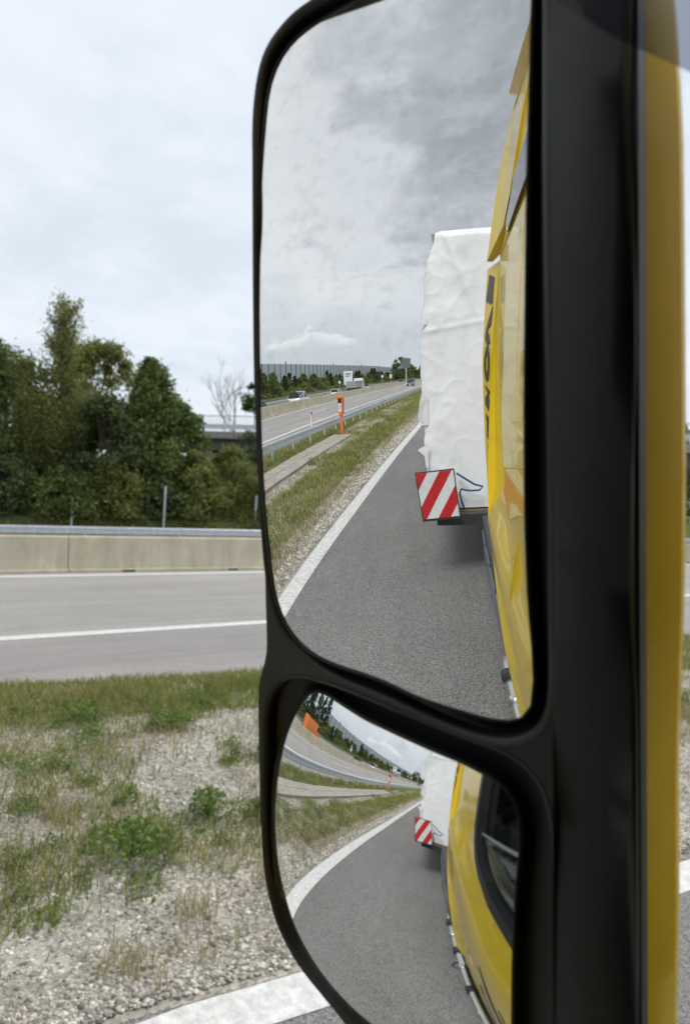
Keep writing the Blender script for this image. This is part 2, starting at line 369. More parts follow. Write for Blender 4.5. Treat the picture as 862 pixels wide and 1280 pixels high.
ribbon('slip_road', [lambda y: ramp_edge(y)-.05, lambda y: ramp_edge(y)+7.4], YS, M['asphalt'], z=0, sh=False)
def strip(name, x, w_, z=.008, ys=YS, sh=True):
    if callable(x): return ribbon(name, [lambda y: x(y), lambda y: x(y)+w_], ys, M['paint'], z=z, sh=False)
    return ribbon(name, [x-w_/2, x+w_/2], ys, M['paint'], z=z, sh=sh)
strip('slip_road_edge_line', lambda y: ramp_edge(y)+.04, .28, z=.004)
strip('slip_road_right_line', lambda y: ramp_edge(y)+7.0, .15, z=.004)
strip('shoulder_line', -11.45, .28); strip('inner_edge_line', -18.2, .34, z=.004)
V = []; F = []
for y in np.arange(-400.5, 380, 18.):
    s = shift(y); b = len(V); V += [(-14.9+s, y, .004), (-14.75+s, y, .004), (-14.75+s, y+6, .004), (-14.9+s, y+6, .004)]; F.append((b, b+1, b+2, b+3))
npmesh('lane_dashes', V, F, M['paint'])['kind'] = 'structure'
V = []; F = []
for y in np.arange(-400., 380, 18.):
    s = shift(y); b = len(V); V += [(-24.9+s, y, -.446), (-24.7+s, y, -.446), (-24.7+s, y+6, -.446), (-24.9+s, y+6, -.446)]; F.append((b, b+1, b+2, b+3))
npmesh('opposite_lane_dashes', V, F, M['paint'])['kind'] = 'structure'
ribbon('opposite_edge_line', [-28.5, -28.3], YS, M['paint'], z=-.446)

# ---- verge between the two roads
def hn(x, y, s, o=0):               # cheap smooth value noise
    x = np.asarray(x, float)*s+o*17.3; y = np.asarray(y, float)*s+o*9.1
    xi = np.floor(x); yi = np.floor(y); fx = x-xi; fy = y-yi; fx = fx*fx*(3-2*fx); fy = fy*fy*(3-2*fy)
    h = lambda a, b: np.modf(np.abs(np.sin(a*127.1+b*311.7)*43758.5453))[0]
    return (h(xi, yi)*(1-fx)+h(xi+1, yi)*fx)*(1-fy)+(h(xi, yi+1)*(1-fx)+h(xi+1, yi+1)*fx)*fy
def vz(x, y):                        # verge height
    t = np.clip((np.asarray(x)+9.0)/5.9, 0, 1)
    return .012+.07*np.sin(math.pi*t)*(hn(x, y, .7, 1)+.2)+.015*(hn(x, y, 3.1, 2)-.5)*(np.sin(math.pi*t)>.15)
def redge(y): return np.array([ramp_edge(float(v)) for v in np.atleast_1d(y)])
ysv = np.concatenate([np.array([-1500, -400, -200, -120, -80, -60.]), np.arange(-50, 30, .25), np.array([32, 40, 60, 90, 150, 300.])])
nx = 36; V = []
for y in ysv:
    a = verge_left(y)+.02; b = ramp_edge(y)+.03
    xs = np.linspace(a, b, nx); zs = vz(xs, y); zs[0] = .0015; zs[-1] = .0015
    V += list(zip(xs, [y]*nx, zs))
V = np.array(V); ny = len(ysv)
ii = (np.arange(ny-1)[:, None]*nx+np.arange(nx-1)[None, :]).ravel()
o = npmesh('gravel_verge', V, np.stack([ii, ii+1, ii+1+nx, ii+nx], 1), M['gravel_soil'], smooth=True); o['kind'] = 'structure'
# right-hand verge of the slip road
ribbon('right_verge', [lambda y: ramp_edge(y)+7.35, lambda y: ramp_edge(y)+12], YS, M['gravel_soil'], z=.0, sh=False)

# ---- paved path to the emergency phone
V = []; F = []
mb = MB(); y = -19.3
while y < -2.2:
    for k in range(2):
        x = -6.62+k*.52
        mb.box(x, x+.5, y, y+.48, 0, .125+.01*random.random())
    y += .5
tag(mb.build('slab_path', M['slab'], bevel=.006), 'grey paving slab path leading along the verge to the orange emergency phone', 'path')
tag(MB().box(-8.98+.95, -8.86+.95, -500, -.5, -.1, .012).build('road_edge', M['concrete']), kind='structure')

# ---- pebbles, grass and weeds
def scatter_stones(n, x0, x1, y0, y1, s0, s1, keep):
    x = rng.uniform(x0, x1, n); y = rng.uniform(y0, y1, n)
    x = np.where(x > redge(y)-.01, redge(y)-.02-rng.random(n)*.3, x)
    k = keep(x, y) > rng.random(n); x, y = x[k], y[k]; n = len(x)
    base = np.array([(1, 0, 0), (0, 1, 0), (-1, 0, 0), (0, -1, 0), (0, 0, 1), (.6, .6, .55), (-.6, .6, .5), (-.6, -.6, .55), (.6, -.6, .5)])
    f = np.array([(0, 5, 8), (5, 4, 8), (5, 0, 1), (5, 1, 6), (5, 6, 4), (6, 1, 2), (6, 2, 7), (6, 7, 4), (7, 2, 3), (7, 3, 8), (7, 8, 4), (8, 3, 0)])
    s = (s0+(s1-s0)*rng.random(n)**2.2)
    sc3 = np.stack([s*rng.uniform(.7, 1.3, n), s*rng.uniform(.6, 1.1, n), s*rng.uniform(.45, .8, n)], 1)
    a = rng.uniform(0, 6.28, n); c, q = np.cos(a), np.sin(a)
    P = base[None]*(1+rng.normal(0, .10, (n, 9, 1)))*sc3[:, None]
    X = P[..., 0]*c[:, None]-P[..., 1]*q[:, None]+x[:, None]; Y = P[..., 0]*q[:, None]+P[..., 1]*c[:, None]+y[:, None]
    Z = P[..., 2]+vz(x, y)[:, None]-.002
    return np.stack([X, Y, Z], 2).reshape(-1, 3), (f[None]+np.arange(n)[:, None, None]*9).reshape(-1, 3)
def inpath(x, y): return (x > -6.7) & (x < -5.5) & (y < -2.0) & (y > -19.5)
def stonekeep(x, y):
    return (x > np.interp(y, [1.6, 8, 30], [-8.9, -7.6, -7.3]))* np.where(inpath(x, y), 0, np.where(x > -3.9, .95, np.where(x < -7.6, .15, .35+.6*(hn(x, y, 1.1, 3) > .42))))
a1 = scatter_stones(85000, -8.8, -2.2, .4, 8, .005, .019, stonekeep)
a2 = scatter_stones(26000, -8.6, -2.6, -9, .4, .012, .030, stonekeep)
a3 = scatter_stones(12000, -7, -2.6, -24, -9, .02, .045, stonekeep)
Vs = []; Fs = []; b = 0
for v, f in (a1, a2, a3): Vs.append(v); Fs.append(f+b); b += len(v)
tag(npmesh('gravel', np.concatenate(Vs), np.concatenate(Fs), M['stone']), 'loose pale gravel covering the verge between the roads', 'gravel', kind='stuff')
def blades(x, y, z, h, w_, lean, curl=.35):
    n = len(x); a = rng.uniform(0, 6.28, n); ca, sa = np.cos(a), np.sin(a)
    b = rng.uniform(0, 6.28, n); lx, ly = np.cos(b)*lean*h, np.sin(b)*lean*h
    P = np.zeros((n, 5, 3)); hw = w_/2
    P[:, 0] = np.stack([x-ca*hw, y-sa*hw, z], 1); P[:, 1] = np.stack([x+ca*hw, y+sa*hw, z], 1)
    mx, my, mz = x+lx*.35, y+ly*.35, z+h*.6
    P[:, 2] = np.stack([mx-ca*hw*.7, my-sa*hw*.7, mz], 1); P[:, 3] = np.stack([mx+ca*hw*.7, my+sa*hw*.7, mz], 1)
    P[:, 4] = np.stack([x+lx, y+ly, z+h*(1-lean*curl)], 1)
    F = np.array([(0, 1, 3), (0, 3, 2), (2, 3, 4)])
    return P.reshape(-1, 3), (F[None]+np.arange(n)[:, None, None]*5).reshape(-1, 3)
def patches(x, y, o=5): return .65*hn(x, y, .9, o)+.35*hn(x, y, 2.7, o+1)
def gkeep(x, y):
    p = patches(x, y); near = y > -2.2; off = np.interp(y, [1.6, 8, 30], [-8.98, -7.65, -7.4])
    road = x < off+.02
    k = np.where(x < -7.5, .9, np.where(x < -6.7, .25+.65*(p > .45), np.where(x < -4.9, .9*(p > .56)+.05, np.where(x < -3.95, .25+.75*(p > .40), .05*(p > .5)))))
    kb = np.where(x < -6.7, .9, np.where(x < -5.0, .06+.6*(p > .6), np.where(x < -3.6, .9, .04)))
    return np.where(inpath(x, y) | (road & near), 0, np.where(near, k, kb))
def gset(n, x0, x1, y0, y1, h0, h1, wd, keep):
    x = rng.uniform(x0, x1, n); y = rng.uniform(y0, y1, n); k = (keep(x, y) > rng.random(n)) & (x < redge(y)-.03)
    x, y = x[k], y[k]; n = len(x)
    hh = rng.uniform(h0, h1, n)*(.5+.9*hn(x, y, 1.7, 8))
    return blades(x, y, vz(x, y)-.005, hh, wd*rng.uniform(.7, 1.3, n), rng.uniform(.1, .9, n))
def joined(name, parts, m, label, cat):
    Vs = []; Fs = []; b = 0
    for v, f in parts: Vs.append(v); Fs.append(f+b); b += len(v)
    return tag(npmesh(name, np.concatenate(Vs), np.concatenate(Fs), m), label, cat, kind='stuff')
joined('grass', [gset(70000, -8.9, -3.0, .3, 9, .03, .12, .008, gkeep), gset(80000, -9, -5.8, -2, 14, .04, .15, .009, lambda x, y: (.35+.65*(patches(x, y, 12) > .42))*(x > np.interp(y, [1.6, 8, 30], [-8.98, -7.65, -7.4]))*(x < np.interp(y, [1.6, 8, 30], [-8.98, -7.65, -7.4])+1.7)),
                 gset(60000, -8.3, -3., -12, .3, .06, .22, .012, gkeep), gset(60000, -8.1, -3.2, -45, -12, .08, .26, .022, gkeep), gset(25000, -8.1, -3., -130, -45, .1, .28, .06, lambda x, y: np.where(x < -3.6, .9, .2)),
                 gset(20000, -9, -3., 9, 30, .08, .22, .02, gkeep)],
       M['grass'], 'patchy green grass growing along the gravel verge', 'grass')
dk = lambda x, y: (x > np.interp(y, [1.6, 8, 30], [-8.9, -7.6, -7.3]))* np.where(inpath(x, y), 0, np.where(y > -1, np.where((x > -4.4) & (x < -3.5), .35*(patches(x, y, 9) > .55), .30*(patches(x, y, 9) > .46)), np.where((x > -3.95) & (x < -3.3), .9*(patches(x, y, 9) > .36), .16)))
joined('dry_grass', [gset(60000, -8.9, -3.2, .3, 9, .05, .18, .007, dk), gset(45000, -8.2, -3.1, -14, .3, .06, .2, .011, dk), gset(45000, -7.5, -2.9, -50, -14, .08, .22, .02, dk)],
       M['dry'], 'straw coloured dry grass along the edge of the slip road', 'dry grass')
def leafcloud(P, s, up=.4, stem=None):
    """one small diamond leaf per point"""
    n = len(P); d = rng.normal(0, 1, (n, 3)); d[:, 2] = np.abs(d[:, 2])*up; d /= np.linalg.norm(d, axis=1)[:, None]
    q = rng.normal(0, 1, (n, 3)); q -= (q*d).sum(1)[:, None]*d; q /= np.linalg.norm(q, axis=1)[:, None]
    s = np.broadcast_to(s, n)*rng.uniform(.6, 1.35, n)
    a = P-d*s[:, None]*.5; b = P+d*s[:, None]*.6; c = P+q*s[:, None]*.3; e = P-q*s[:, None]*.3
    V = np.stack([a, c, b, e], 1).reshape(-1, 3); F = (np.array([(0, 1, 2), (0, 2, 3)])[None]+np.arange(n)[:, None, None]*4).reshape(-1, 3)
    return V, F
def weed_parts(x, y, r, h, n, s):
    t = rng.random(n); a = rng.uniform(0, 6.28, n); rr = r*np.sqrt(rng.random(n))*(1-.35*t)
    P = np.stack([x+rr*np.cos(a), y+rr*np.sin(a), vz(x, y)+.01+h*t**.8*(1-.4*(rr/r)**2)], 1)
    return leafcloud(P, s, .7)
bits = []
for i in range(900):
    y = rng.uniform(.5, 10); x = rng.uniform(-7.8, -3.9)
    if x < np.interp(y, [1.6, 8], [-8.9, -7.6]) or (patches(x, y, 5) < .5 and not (-5.0 < x < -3.95 and y < 3.6)): continue
    bits.append(weed_parts(x, y, rng.uniform(.05, .2), rng.uniform(.03, .15), int(rng.integers(20, 110)), rng.uniform(.010, .032)))
for i in range(500):
    y = rng.uniform(-26, .5); x = rng.uniform(-7.8, -3.5)
    if inpath(x, y) or rng.random() > gkeep(np.array([x]), np.array([y]))[0]: continue
    bits.append(weed_parts(x, y, rng.uniform(.08, .25), rng.uniform(.06, .28), int(rng.integers(30, 90)), rng.uniform(.025, .05)))
joined('weeds', bits, M['weed'], 'low leafy weeds spreading over the gravel', 'weeds')
WL = [(-4.5, 1.75, .36, .15, 800, 'weed', 'bushy green weed at the left edge of the gravel, nearest the slip road'),
      (-4.75, 2.4, .17, .20, 260, 'weed', 'tall green weed with yellowing top standing mid gravel'),
      (-4.55, 2.75, .16, .14, 300, 'weed', 'low bright green weed right of the tall yellowing one'),
      (-4.9, 3.45, .16, .17, 320, 'weed', 'round green weed nearest the mirror housing'),
      (-5.5, 3.35, .15, .13, 260, 'weed', 'small round weed alone on pale gravel'),
      (-7.2, 2.2, .3, .16, 350, 'weed', 'dark green weed clump at the left below the grass band'),
      (-6.6, 2.9, .25, .16, 350, 'weed', 'sprawling green weed beside the bare gravel patch')]
for x, y, r, h, n, m, lab in WL:
    v, f = weed_parts(x, y, r, h, n, .035)
    v = v-np.array([x, y, 0]); ns_ = 70; an = rng.uniform(0, 6.28, ns_); zb = float(vz(x, y))
    for a_, q_ in zip(an, rng.random(ns_)):
        e_ = np.array([r*.9*q_*math.cos(a_), r*.9*q_*math.sin(a_), zb+h*(1-.4*q_*q_)]); bb_ = len(v); p_ = np.array([-.004*math.sin(a_), .004*math.cos(a_), 0]); z0_ = np.array([0, 0, zb-.01])
        v = np.concatenate([v, [z0_-p_, z0_+p_, e_+p_*.5, e_-p_*.5]]); f = np.concatenate([f, [(bb_, bb_+1, bb_+2), (bb_, bb_+2, bb_+3)]])
    if True:
        pass
    o = npmesh('weed_plant', v, f, M[m]); o.location = (x, y, 0); tag(o, lab, 'weed', 'weeds standing on the gravel verge')
for x, y, lab in [(-3.72, 1.83, 'straw coloured dry grass tuft leaning over the gravel strip'), (-3.45, 1.35, 'small yellow green grass tuft low at the left of the gravel strip'), (-3.75, 2.35, 'sparse dry tuft on the gravel strip right of the straw coloured one'), (-5.2, 1.5, 'yellowed grass tuft at the left edge of the verge')]:
    n = 90; a = rng.uniform(0, 6.28, n); rr = .13*np.sqrt(rng.random(n))
    v, f = blades(rr*np.cos(a), rr*np.sin(a), np.zeros(n), rng.uniform(.06, .19, n), .005, rng.uniform(.2, .9, n))
    o = npmesh('grass_tuft', v, f, M['dry']); o.location = (x, y, float(vz(x, y))); tag(o, lab, 'grass tuft', 'dry grass tufts on the gravel')

# ---- concrete barrier between the carriageways
bar = empty('concrete_barrier', (-19.0, 0, 0), label='long beige concrete median barrier with joints between its sections', cat='barrier')
prof = [(-.30, -.5), (-.30, .0), (-.12, .30), (-.09, .86), (-.06, .9), (.06, .9), (.09, .86), (.12, .30), (.16, .08), (.30, .06), (.30, -.05), (.3, -.5)]
ys = [-600, -300]; y = -150.
seg = []; y = -150.7
while y < 130: seg.append((y, min(y+6., 131))); y += 6.
seg = [(-700., -150.7)]+seg+[(seg[-1][1], 500.)]
for k, (a, b) in enumerate(seg):
    if k > 0 and b-a > 10 and a > 0: pass
    A, B = a+.012, b-.012
    V = []; n = len(prof)
    for yy in (A, B):
        s = shift(yy)
        V += [(px+s, yy, pz) for px, pz in prof]
    mb = MB(); mb.add(V, [tuple(range(n)), tuple(reversed(range(n, 2*n)))]+[(i, (i+1) % n, n+(i+1) % n, n+i) for i in range(n)])
    bs = mb.build('barrier_section', M['concrete'], bar)
    if -60 < a < 60:
        for c_ in (a+1.5, a+4.5): MB().box(.16+shift(c_), .305+shift(c_), c_-.16, c_+.16, .0, .055).build('drain_slot', M['post'], bs)
# ---- steel guardrails
def guardrail(name, x, y0, y1, zg, step, label, side=1, sh=True):
    e = empty(name, (x, y0, zg), label=label, cat='guardrail')
    prof = [(0, .44), (.05, .47), (.05, .53), (0, .56), (0, .63), (.05, .66), (.05, .72), (0, .75), (-.01, .745), (-.01, .445)]
    ys = [float(v) for v in np.arange(y0, y1+.1, 4.)]; n = len(prof)
    for lo in range(0, len(ys)-1, 12):
        yy = ys[lo:lo+13]; V = []; F = []
        for q in yy: V += [(side*px+(shift(q) if sh else 0), q-y0, pz) for px, pz in prof]
        for j in range(len(yy)-1):
            F += [(j*n+i, j*n+(i+1) % n, (j+1)*n+(i+1) % n, (j+1)*n+i) for i in range(n)]
        MB().add(V, F).build('rail', M['galv'], e)
    k = 0; q = y0+1.
    while q < y1 and k < 95:
        s = shift(q) if sh else 0
        MB().box(s-.06-side*.07, s-.01-side*.07, q-y0-.05, q-y0+.05, -.1, .70).build('post', M['galv'], e); q += step; k += 1
    return e
guardrail('guardrail', -7.8, -150, -.6, 0, 2., 'galvanised steel guardrail on posts between grass verge and motorway')
guardrail('guardrail', -29.75, -200, 90, -.36, 4., 'long grey steel guardrail beyond the concrete barrier, along the far trees')
# ================================================================== TREES AND SHRUBS
def crown_mesh(H, r, z0, n, s, clumps, shape='oval', hollow=.0, seed=0, spread=.32):
    g = np.random.default_rng(seed); C_ = []
    for i in range(clumps):
        t = g.random()**(.8 if shape != 'slim' else 1.1)
        if shape == 'oval': rr = r*math.sin(math.pi*min(1, .12+.86*t))**.6*(.55+.6*g.random())
        elif shape == 'cone': rr = r*(1-t)**.8*(.6+.5*g.random())+.1
        elif shape == 'slim': rr = r*(1-.72*t)*(.4+.8*g.random())
        else: rr = r*(1-t**2)**.5*(.5+.6*g.random())
        a = g.uniform(0, 6.28); C_.append((rr*math.cos(a), rr*math.sin(a), z0+(H-z0)*t, g.uniform(.5, 1.3)))
    C_ = np.array(C_); ix = g.integers(0, clumps, n); sg = spread*r*C_[ix, 3]*(1-.55*(C_[ix, 2]-z0)/(H-z0))
    P = C_[ix, :3]+g.normal(0, 1, (n, 3))*sg[:, None]*np.array([.62, .62, .5])
    P[:, 2] = np.maximum(P[:, 2], .05+.1*g.random(n))
    return leafcloud(P, s, .8), C_
def tree(name, loc, H, r, z0, n, s, clumps, m, label, shape='oval', seed=0, bark='bark', spread=.32, group=None, cat='tree', trunk=None, lean=(0, 0)):
    e = empty(name, loc, label=label, cat=cat, group=group)
    (v, f), C_ = crown_mesh(H, r, z0, n, s, clumps, shape, seed=seed, spread=spread)
    v[:, 0] += lean[0]*v[:, 2]; v[:, 1] += lean[1]*v[:, 2]
    npmesh('crown', v, f, M[m], e)
    mb = MB(); tr = trunk or .035*H*.5
    top = H*.93; zs = [-.6, 0, top*.25, top*.5, top*.75, top]
    g = np.random.default_rng(seed+5); px = [0, 0]+[g.normal(0, .05*r) for _ in range(4)]
    pts = [(px[i]+lean[0]*max(0, z), px[-i]*.5+lean[1]*max(0, z), z) for i, z in enumerate(zs)]
    mb.tube(pts, [tr*1.3, tr, tr*.8, tr*.55, tr*.3, .012], 8)
    for c in C_[:min(len(C_), 34)]:
        zb = max(z0*.6, c[2]*.72-.3); t = zb/top
        mb.tube([(lean[0]*zb, lean[1]*zb, zb), (c[0]*.5+lean[0]*c[2], c[1]*.5+lean[1]*c[2], zb+(c[2]-zb)*.6), (c[0]+lean[0]*c[2], c[1]+lean[1]*c[2], c[2])], [tr*.4*(1-t)+.01, tr*.22*(1-t)+.008, .006], 5, cap=False)
    mb.build('trunk', M[bark], e, smooth=True); return e
tree('spruce_tree', (-34.8, 3.6, .9), 6.6, 1.9, .3, 24000, .17, 80, 'leaf_dark', 'dark dense tree at the far left of the belt beyond the motorway', 'oval', 1, spread=.36)
tree('broadleaf_tree', (-34, 5.9, .9), 7.0, 1.7, .3, 22000, .16, 70, 'leaf', 'dark green tree with pointed top just left of the tall feathery tree', 'cone', 2, spread=.34)
def feathery(loc, H, wd, nb, nl, label, seed, lean=(0, 0)):
    """slender stem with many thin ascending branches, small leaves strung along them"""
    e = empty('willow_tree', loc, label=label, cat='tree'); g = np.random.default_rng(seed); mb = MB()
    stem = lambda z: np.array([lean[0]*z+.06*math.sin(z*1.1+seed), lean[1]*z+.05*math.cos(z*.9), z])
    zs = np.linspace(-.5, H*.96, 12); mb.tube([tuple(stem(z)) for z in zs], [max(.012, .085*(1-max(z, 0)/H)) for z in zs], 7)
    P = []
    for i in range(nb):
        z0 = H*(.10+.80*g.random()**.85); a = g.uniform(0, 6.28); L_ = wd*(1.15-.75*z0/H)*g.uniform(.6, 1.2); ri = g.uniform(1.0, 2.2)*(1.1-.3*z0/H)
        p0 = stem(z0); p1 = p0+np.array([math.cos(a)*L_*.6, math.sin(a)*L_*.6, L_*ri*.5]); p2 = p0+np.array([math.cos(a)*L_, math.sin(a)*L_, L_*ri])
        mb.tube([tuple(p0), tuple(p1), tuple(p2)], [.022, .014, .005], 4, cap=False)
        k = int(nl/nb*(1.5-.9*z0/H)); u = g.random(k)**.7; q = ((1-u)**2)[:, None]*p0+(2*u*(1-u))[:, None]*p1+(u**2)[:, None]*p2
        P.append(q+g.normal(0, 1, (k, 3))*(.06+.16*u*(1-.5*z0/H))[:, None])
    v, f = leafcloud(np.concatenate(P), .105, .9); npmesh('crown', v, f, M['leaf_light'], e); mb.build('trunk', M['bark'], e, smooth=True)
feathery((-33.2, 8.6, .8), 9.5, 1.2, 120, 14000, 'tall feathery tree whose thin top rises above all the others', 3, lean=(0, .02))
feathery((-33.6, 7.5, .8), 6.9, .8, 50, 5000, 'thin sparse tree leaning left beside the tall feathery one', 5, lean=(0, -.06))
tree('birch_tree', (-37, 11.4, .9), 7.9, 2.3, .6, 20000, .17, 80, 'leaf_light', 'yellowish green tree standing behind the gap in the middle of the belt', 'oval', 4, spread=.36)
tree('ash_tree', (-37.5, 7.4, .9), 7.0, 2.4, .4, 20000, .18, 80, 'leaf', 'green tree filling the background behind the tall feathery tree', 'oval', 42, spread=.38)
tree('hawthorn_tree', (-32.9, 10.4, .8), 5.0, 1.5, .2, 14000, .15, 60, 'leaf_dark', 'low dark tree filling the gap under the feathery tree', 'oval', 41, spread=.36)
tree('maple_tree', (-33.3, 12.7, .8), 7.0, 2.1, .2, 34000, .17, 100, 'leaf', 'large dark green bushy tree with stepped outline nearest the bridge', 'cone', 5, spread=.36)
tree('maple_tree', (-34.2, 14.2, .8), 5.4, 1.6, .2, 18000, .17, 70, 'leaf', 'lower shoulder tree to the right of the large bushy tree', 'oval', 6, spread=.36)
tree('poplar_tree', (-37.0, 21.3, 1.1), 8.4, 1.7, .5, 8000, .2, 46, 'leaf_dark', 'dark tree with gaps in its crown beyond the end of the bridge railing', 'oval', 7, spread=.28)
for i, (x, y, h, r, m, lab) in enumerate([
    (-32.3, 4.0, 2.6, 1.5, 'leaf', 'dark understorey bush at the far left behind the guardrail'),
    (-32.2, 6.3, 2.2, 1.3, 'leaf_dark', 'low bush left of the first fence post'),
    (-32.0, 8.6, 1.9, 1.3, 'leaf', 'low bush around the first fence post'),
    (-32.1, 10.7, 2.4, 1.3, 'leaf_light', 'pale bush between the two fence posts'),
    (-32.4, 12.6, 2.2, 1.3, 'leaf_dark', 'dark bush at the foot of the large bushy tree'),
    (-32.6, 14.8, 3.1, 1.4, 'leaf_light', 'yellow green bush right of the large bushy tree'),
    (-33.2, 17., 3.5, 1.6, 'leaf_light', 'rounded light green shrub under the bridge railing'),
    (-32.8, 19.3, 3.1, 1.6, 'leaf', 'green shrub under the bridge beside the mirror edge'),
    (-33.4, 21.6, 3.0, 1.6, 'leaf', 'green shrub behind the top of the mirror'),
    (-34, 24.2, 2.6, 1.7, 'leaf_light', 'last shrub before the bridge')]):
    tree('shrub', (x, y, .65), h, r, .1, 11000, .13, 60, m, lab, 'dome', 20+i, cat='shrub', group='shrubs behind the far guardrail', trunk=.05, spread=.36)
# ivy and undergrowth on the slope
nn = 26000; P = np.stack([rng.uniform(-32.6, -30.9, nn), rng.uniform(-4, 34, nn), np.zeros(nn)], 1)
P[:, 2] = .1+(-31.-P[:, 0])*.55+hn(P[:, 0], P[:, 1], 1.1, 3)*1.0*rng.random(nn)
v, f = leafcloud(P, .13, .8); tag(npmesh('undergrowth', v, f, M['leaf_light']), 'ivy and low undergrowth on the slope behind the far guardrail', 'undergrowth', kind='stuff')
nn = 42000; P = np.stack([rng.uniform(-36, -31.2, nn), rng.uniform(-190, -8, nn), np.zeros(nn)], 1)
P[:, 2] = .3+(-31.-P[:, 0])*.12+hn(P[:, 0], P[:, 1], .7, 6)*1.5*rng.random(nn)
v, f = leafcloud(P, .34, .8); tag(npmesh('scrub', v, f, M['leaf']), 'low scrub filling the bank below the noise barrier', 'scrub', kind='stuff')
nn = 20000; x = rng.uniform(-31.3, -29.9, nn); y = rng.uniform(-150, 60, nn)
v, f = blades(x, y, -.45+(-30.-x)*.5, rng.uniform(.1, .4, nn), .05, rng.uniform(.1, .6, nn)); tag(npmesh('roadside_grass', v, f, M['dry']), 'thin dry grass at the foot of the far slope', 'grass', kind='stuff')
def bare_tree(loc, H, label):
    e = empty('bare_tree', loc, label=label, cat='tree'); mb = MB(); g = random.Random(11)
    def br(p, d, l, r, k):
        q = p+d*l; mb.tube([p, p+d*l*.5+Vector((g.gauss(0, .03), g.gauss(0, .03), 0))*l, q], [r*.6, r*.5, r*.36], 5, cap=False)
        if k == 0: return
        for i in range(3 if k > 1 else 4):
            nd_ = (d+Vector((g.gauss(0, .42), g.gauss(0, .42), g.uniform(-.05, .35)))).normalized(); br(p+d*l*g.uniform(.45, 1.), nd_, l*g.uniform(.55, .8), r*.55, k-1)
    br(Vector((0, 0, 0)), Vector((0, 0, 1)), H*.36, .17, 5)
    mb.build('trunk', M['bark_pale'], e); return e
bare_tree((-59.2, 30.4, 2.4), 14., 'leafless pale tree standing behind the bridge railing')
# wildlife fence posts
for x, y, z1, lab in [(-31, 8.75, 1.45, 'short grey fence post left in the undergrowth'), (-31.1, 12.75, 2.1, 'taller grey fence post right in the undergrowth'), (-31.6, 17.6, 1.9, 'grey fence post in front of the rounded shrub')]:
    o = MB().tube([(0, 0, -.4), (0, 0, z1-.5)], .05, 8).tube([(0, 0, z1-.5), (0, 0, z1-.46)], [.055, .03], 8).build('fence_post', M['galv'], smooth=True)
    o.location = (x, y, .5); tag(o, lab, 'post', 'posts of the wildlife fence')
# trees and shrubs behind, seen in the mirrors
protos = [tree('roadside_shrub', (-36, -18, 1.1), 4.1, 1.9, .1, 3600, .3, 34, 'leaf', 'rounded green shrub in the belt below the noise barrier', 'dome', 60, cat='shrub', group='shrubs below the noise barrier', trunk=.06),
          tree('roadside_shrub', (-35, -14, 1.1), 3.2, 2.1, .1, 3600, .3, 34, 'leaf_light', 'lighter green shrub in the belt below the noise barrier', 'dome', 61, cat='shrub', group='shrubs below the noise barrier', trunk=.06),
          tree('roadside_conifer', (-38, -12, 1.2), 5.2, 1.4, .2, 3600, .26, 44, 'needle', 'dark pointed conifer in the belt below the noise barrier', 'cone', 62, cat='tree', group='conifers below the noise barrier', trunk=.09)]
g = random.Random(3); y = -22.
while y > -420:
    dense = y > -200; k = g.random()
    p = protos[0] if k < .42 else protos[1] if k < .76 else protos[2]
    o = copy_tree(p); o.location = (g.uniform(-37.5, -32.3), y, .7); c = g.uniform(.55, .82)*(1 if y > -160 else 1.1)*(.85 if k < .76 and k > .7 else 1); o.scale = (c, c, c*g.uniform(.85, 1.15)); o.rotation_euler.z = g.uniform(0, 6)
    y -= g.uniform(.8, 1.5) if dense else g.uniform(3, 6)
protoc = tree('spruce_tree', (-37, -3, 1.1), 11.5, 2.4, .4, 9000, .26, 80, 'needle', 'tall dark spruce at the start of the belt beside the motorway', 'cone', 70, group='tall spruces behind the opposite carriageway', trunk=.16)
for i in range(14):
    o = copy_tree(protoc); o.location = (g.uniform(-40, -35), 0.-i*2.6-g.random(), 1.1); c = g.uniform(.7, 1.05)*(1 if i < 9 else .8); o.scale = (c, c, c*g.uniform(.85, 1.1)); o.rotation_euler.z = g.uniform(0, 6)
far = tree('distant_tree', (-30, -215, 1), 10, 5, .3, 3200, .7, 40, 'leaf_dark', 'distant dark tree on the horizon behind the truck', 'dome', 80, group='trees on the horizon behind the truck')
for i in range(26):
    o = copy_tree(far); o.location = (-46+i*2.6+g.uniform(-3, 3), -300-g.uniform(0, 90), 0); c = g.uniform(.6, 1.15)*(.8 if i > 12 else 1.); o.scale = (c, c, c); o.rotation_euler.z = g.uniform(0, 6)
# trees ahead, beyond and beside the bridge
ahead = tree('roadside_tree', (-46, 44, 1.5), 7, 2.6, .3, 7000, .24, 44, 'leaf_dark', 'dark roadside tree standing beyond the bridge', 'oval', 90, group='trees beyond the bridge')
for i in range(16):
    o = copy_tree(ahead); o.location = (-33-g.uniform(0, 14), 58+i*5., 1.); c = g.uniform(.8, 1.3); o.scale = (c, c, c); o.rotation_euler.z = g.uniform(0, 6)
for i in range(6):
    o = copy_tree(ahead); o.location = (-36-g.uniform(0, 6), -3-i*3., 1.); c = g.uniform(.8, 1.); o.scale = (c, c, c)
tag(MB().prism([(-60, 2.4), (-38, 1.9), (-31.5, 1.4), (-30, .1), (-30, -.6), (-60, -.6)], 1, 42, 200).build('grass_bank', mat('bank_grass', (.10, .17, .03), .9, col2=(.16, .22, .05), vscale=2)), kind='structure')

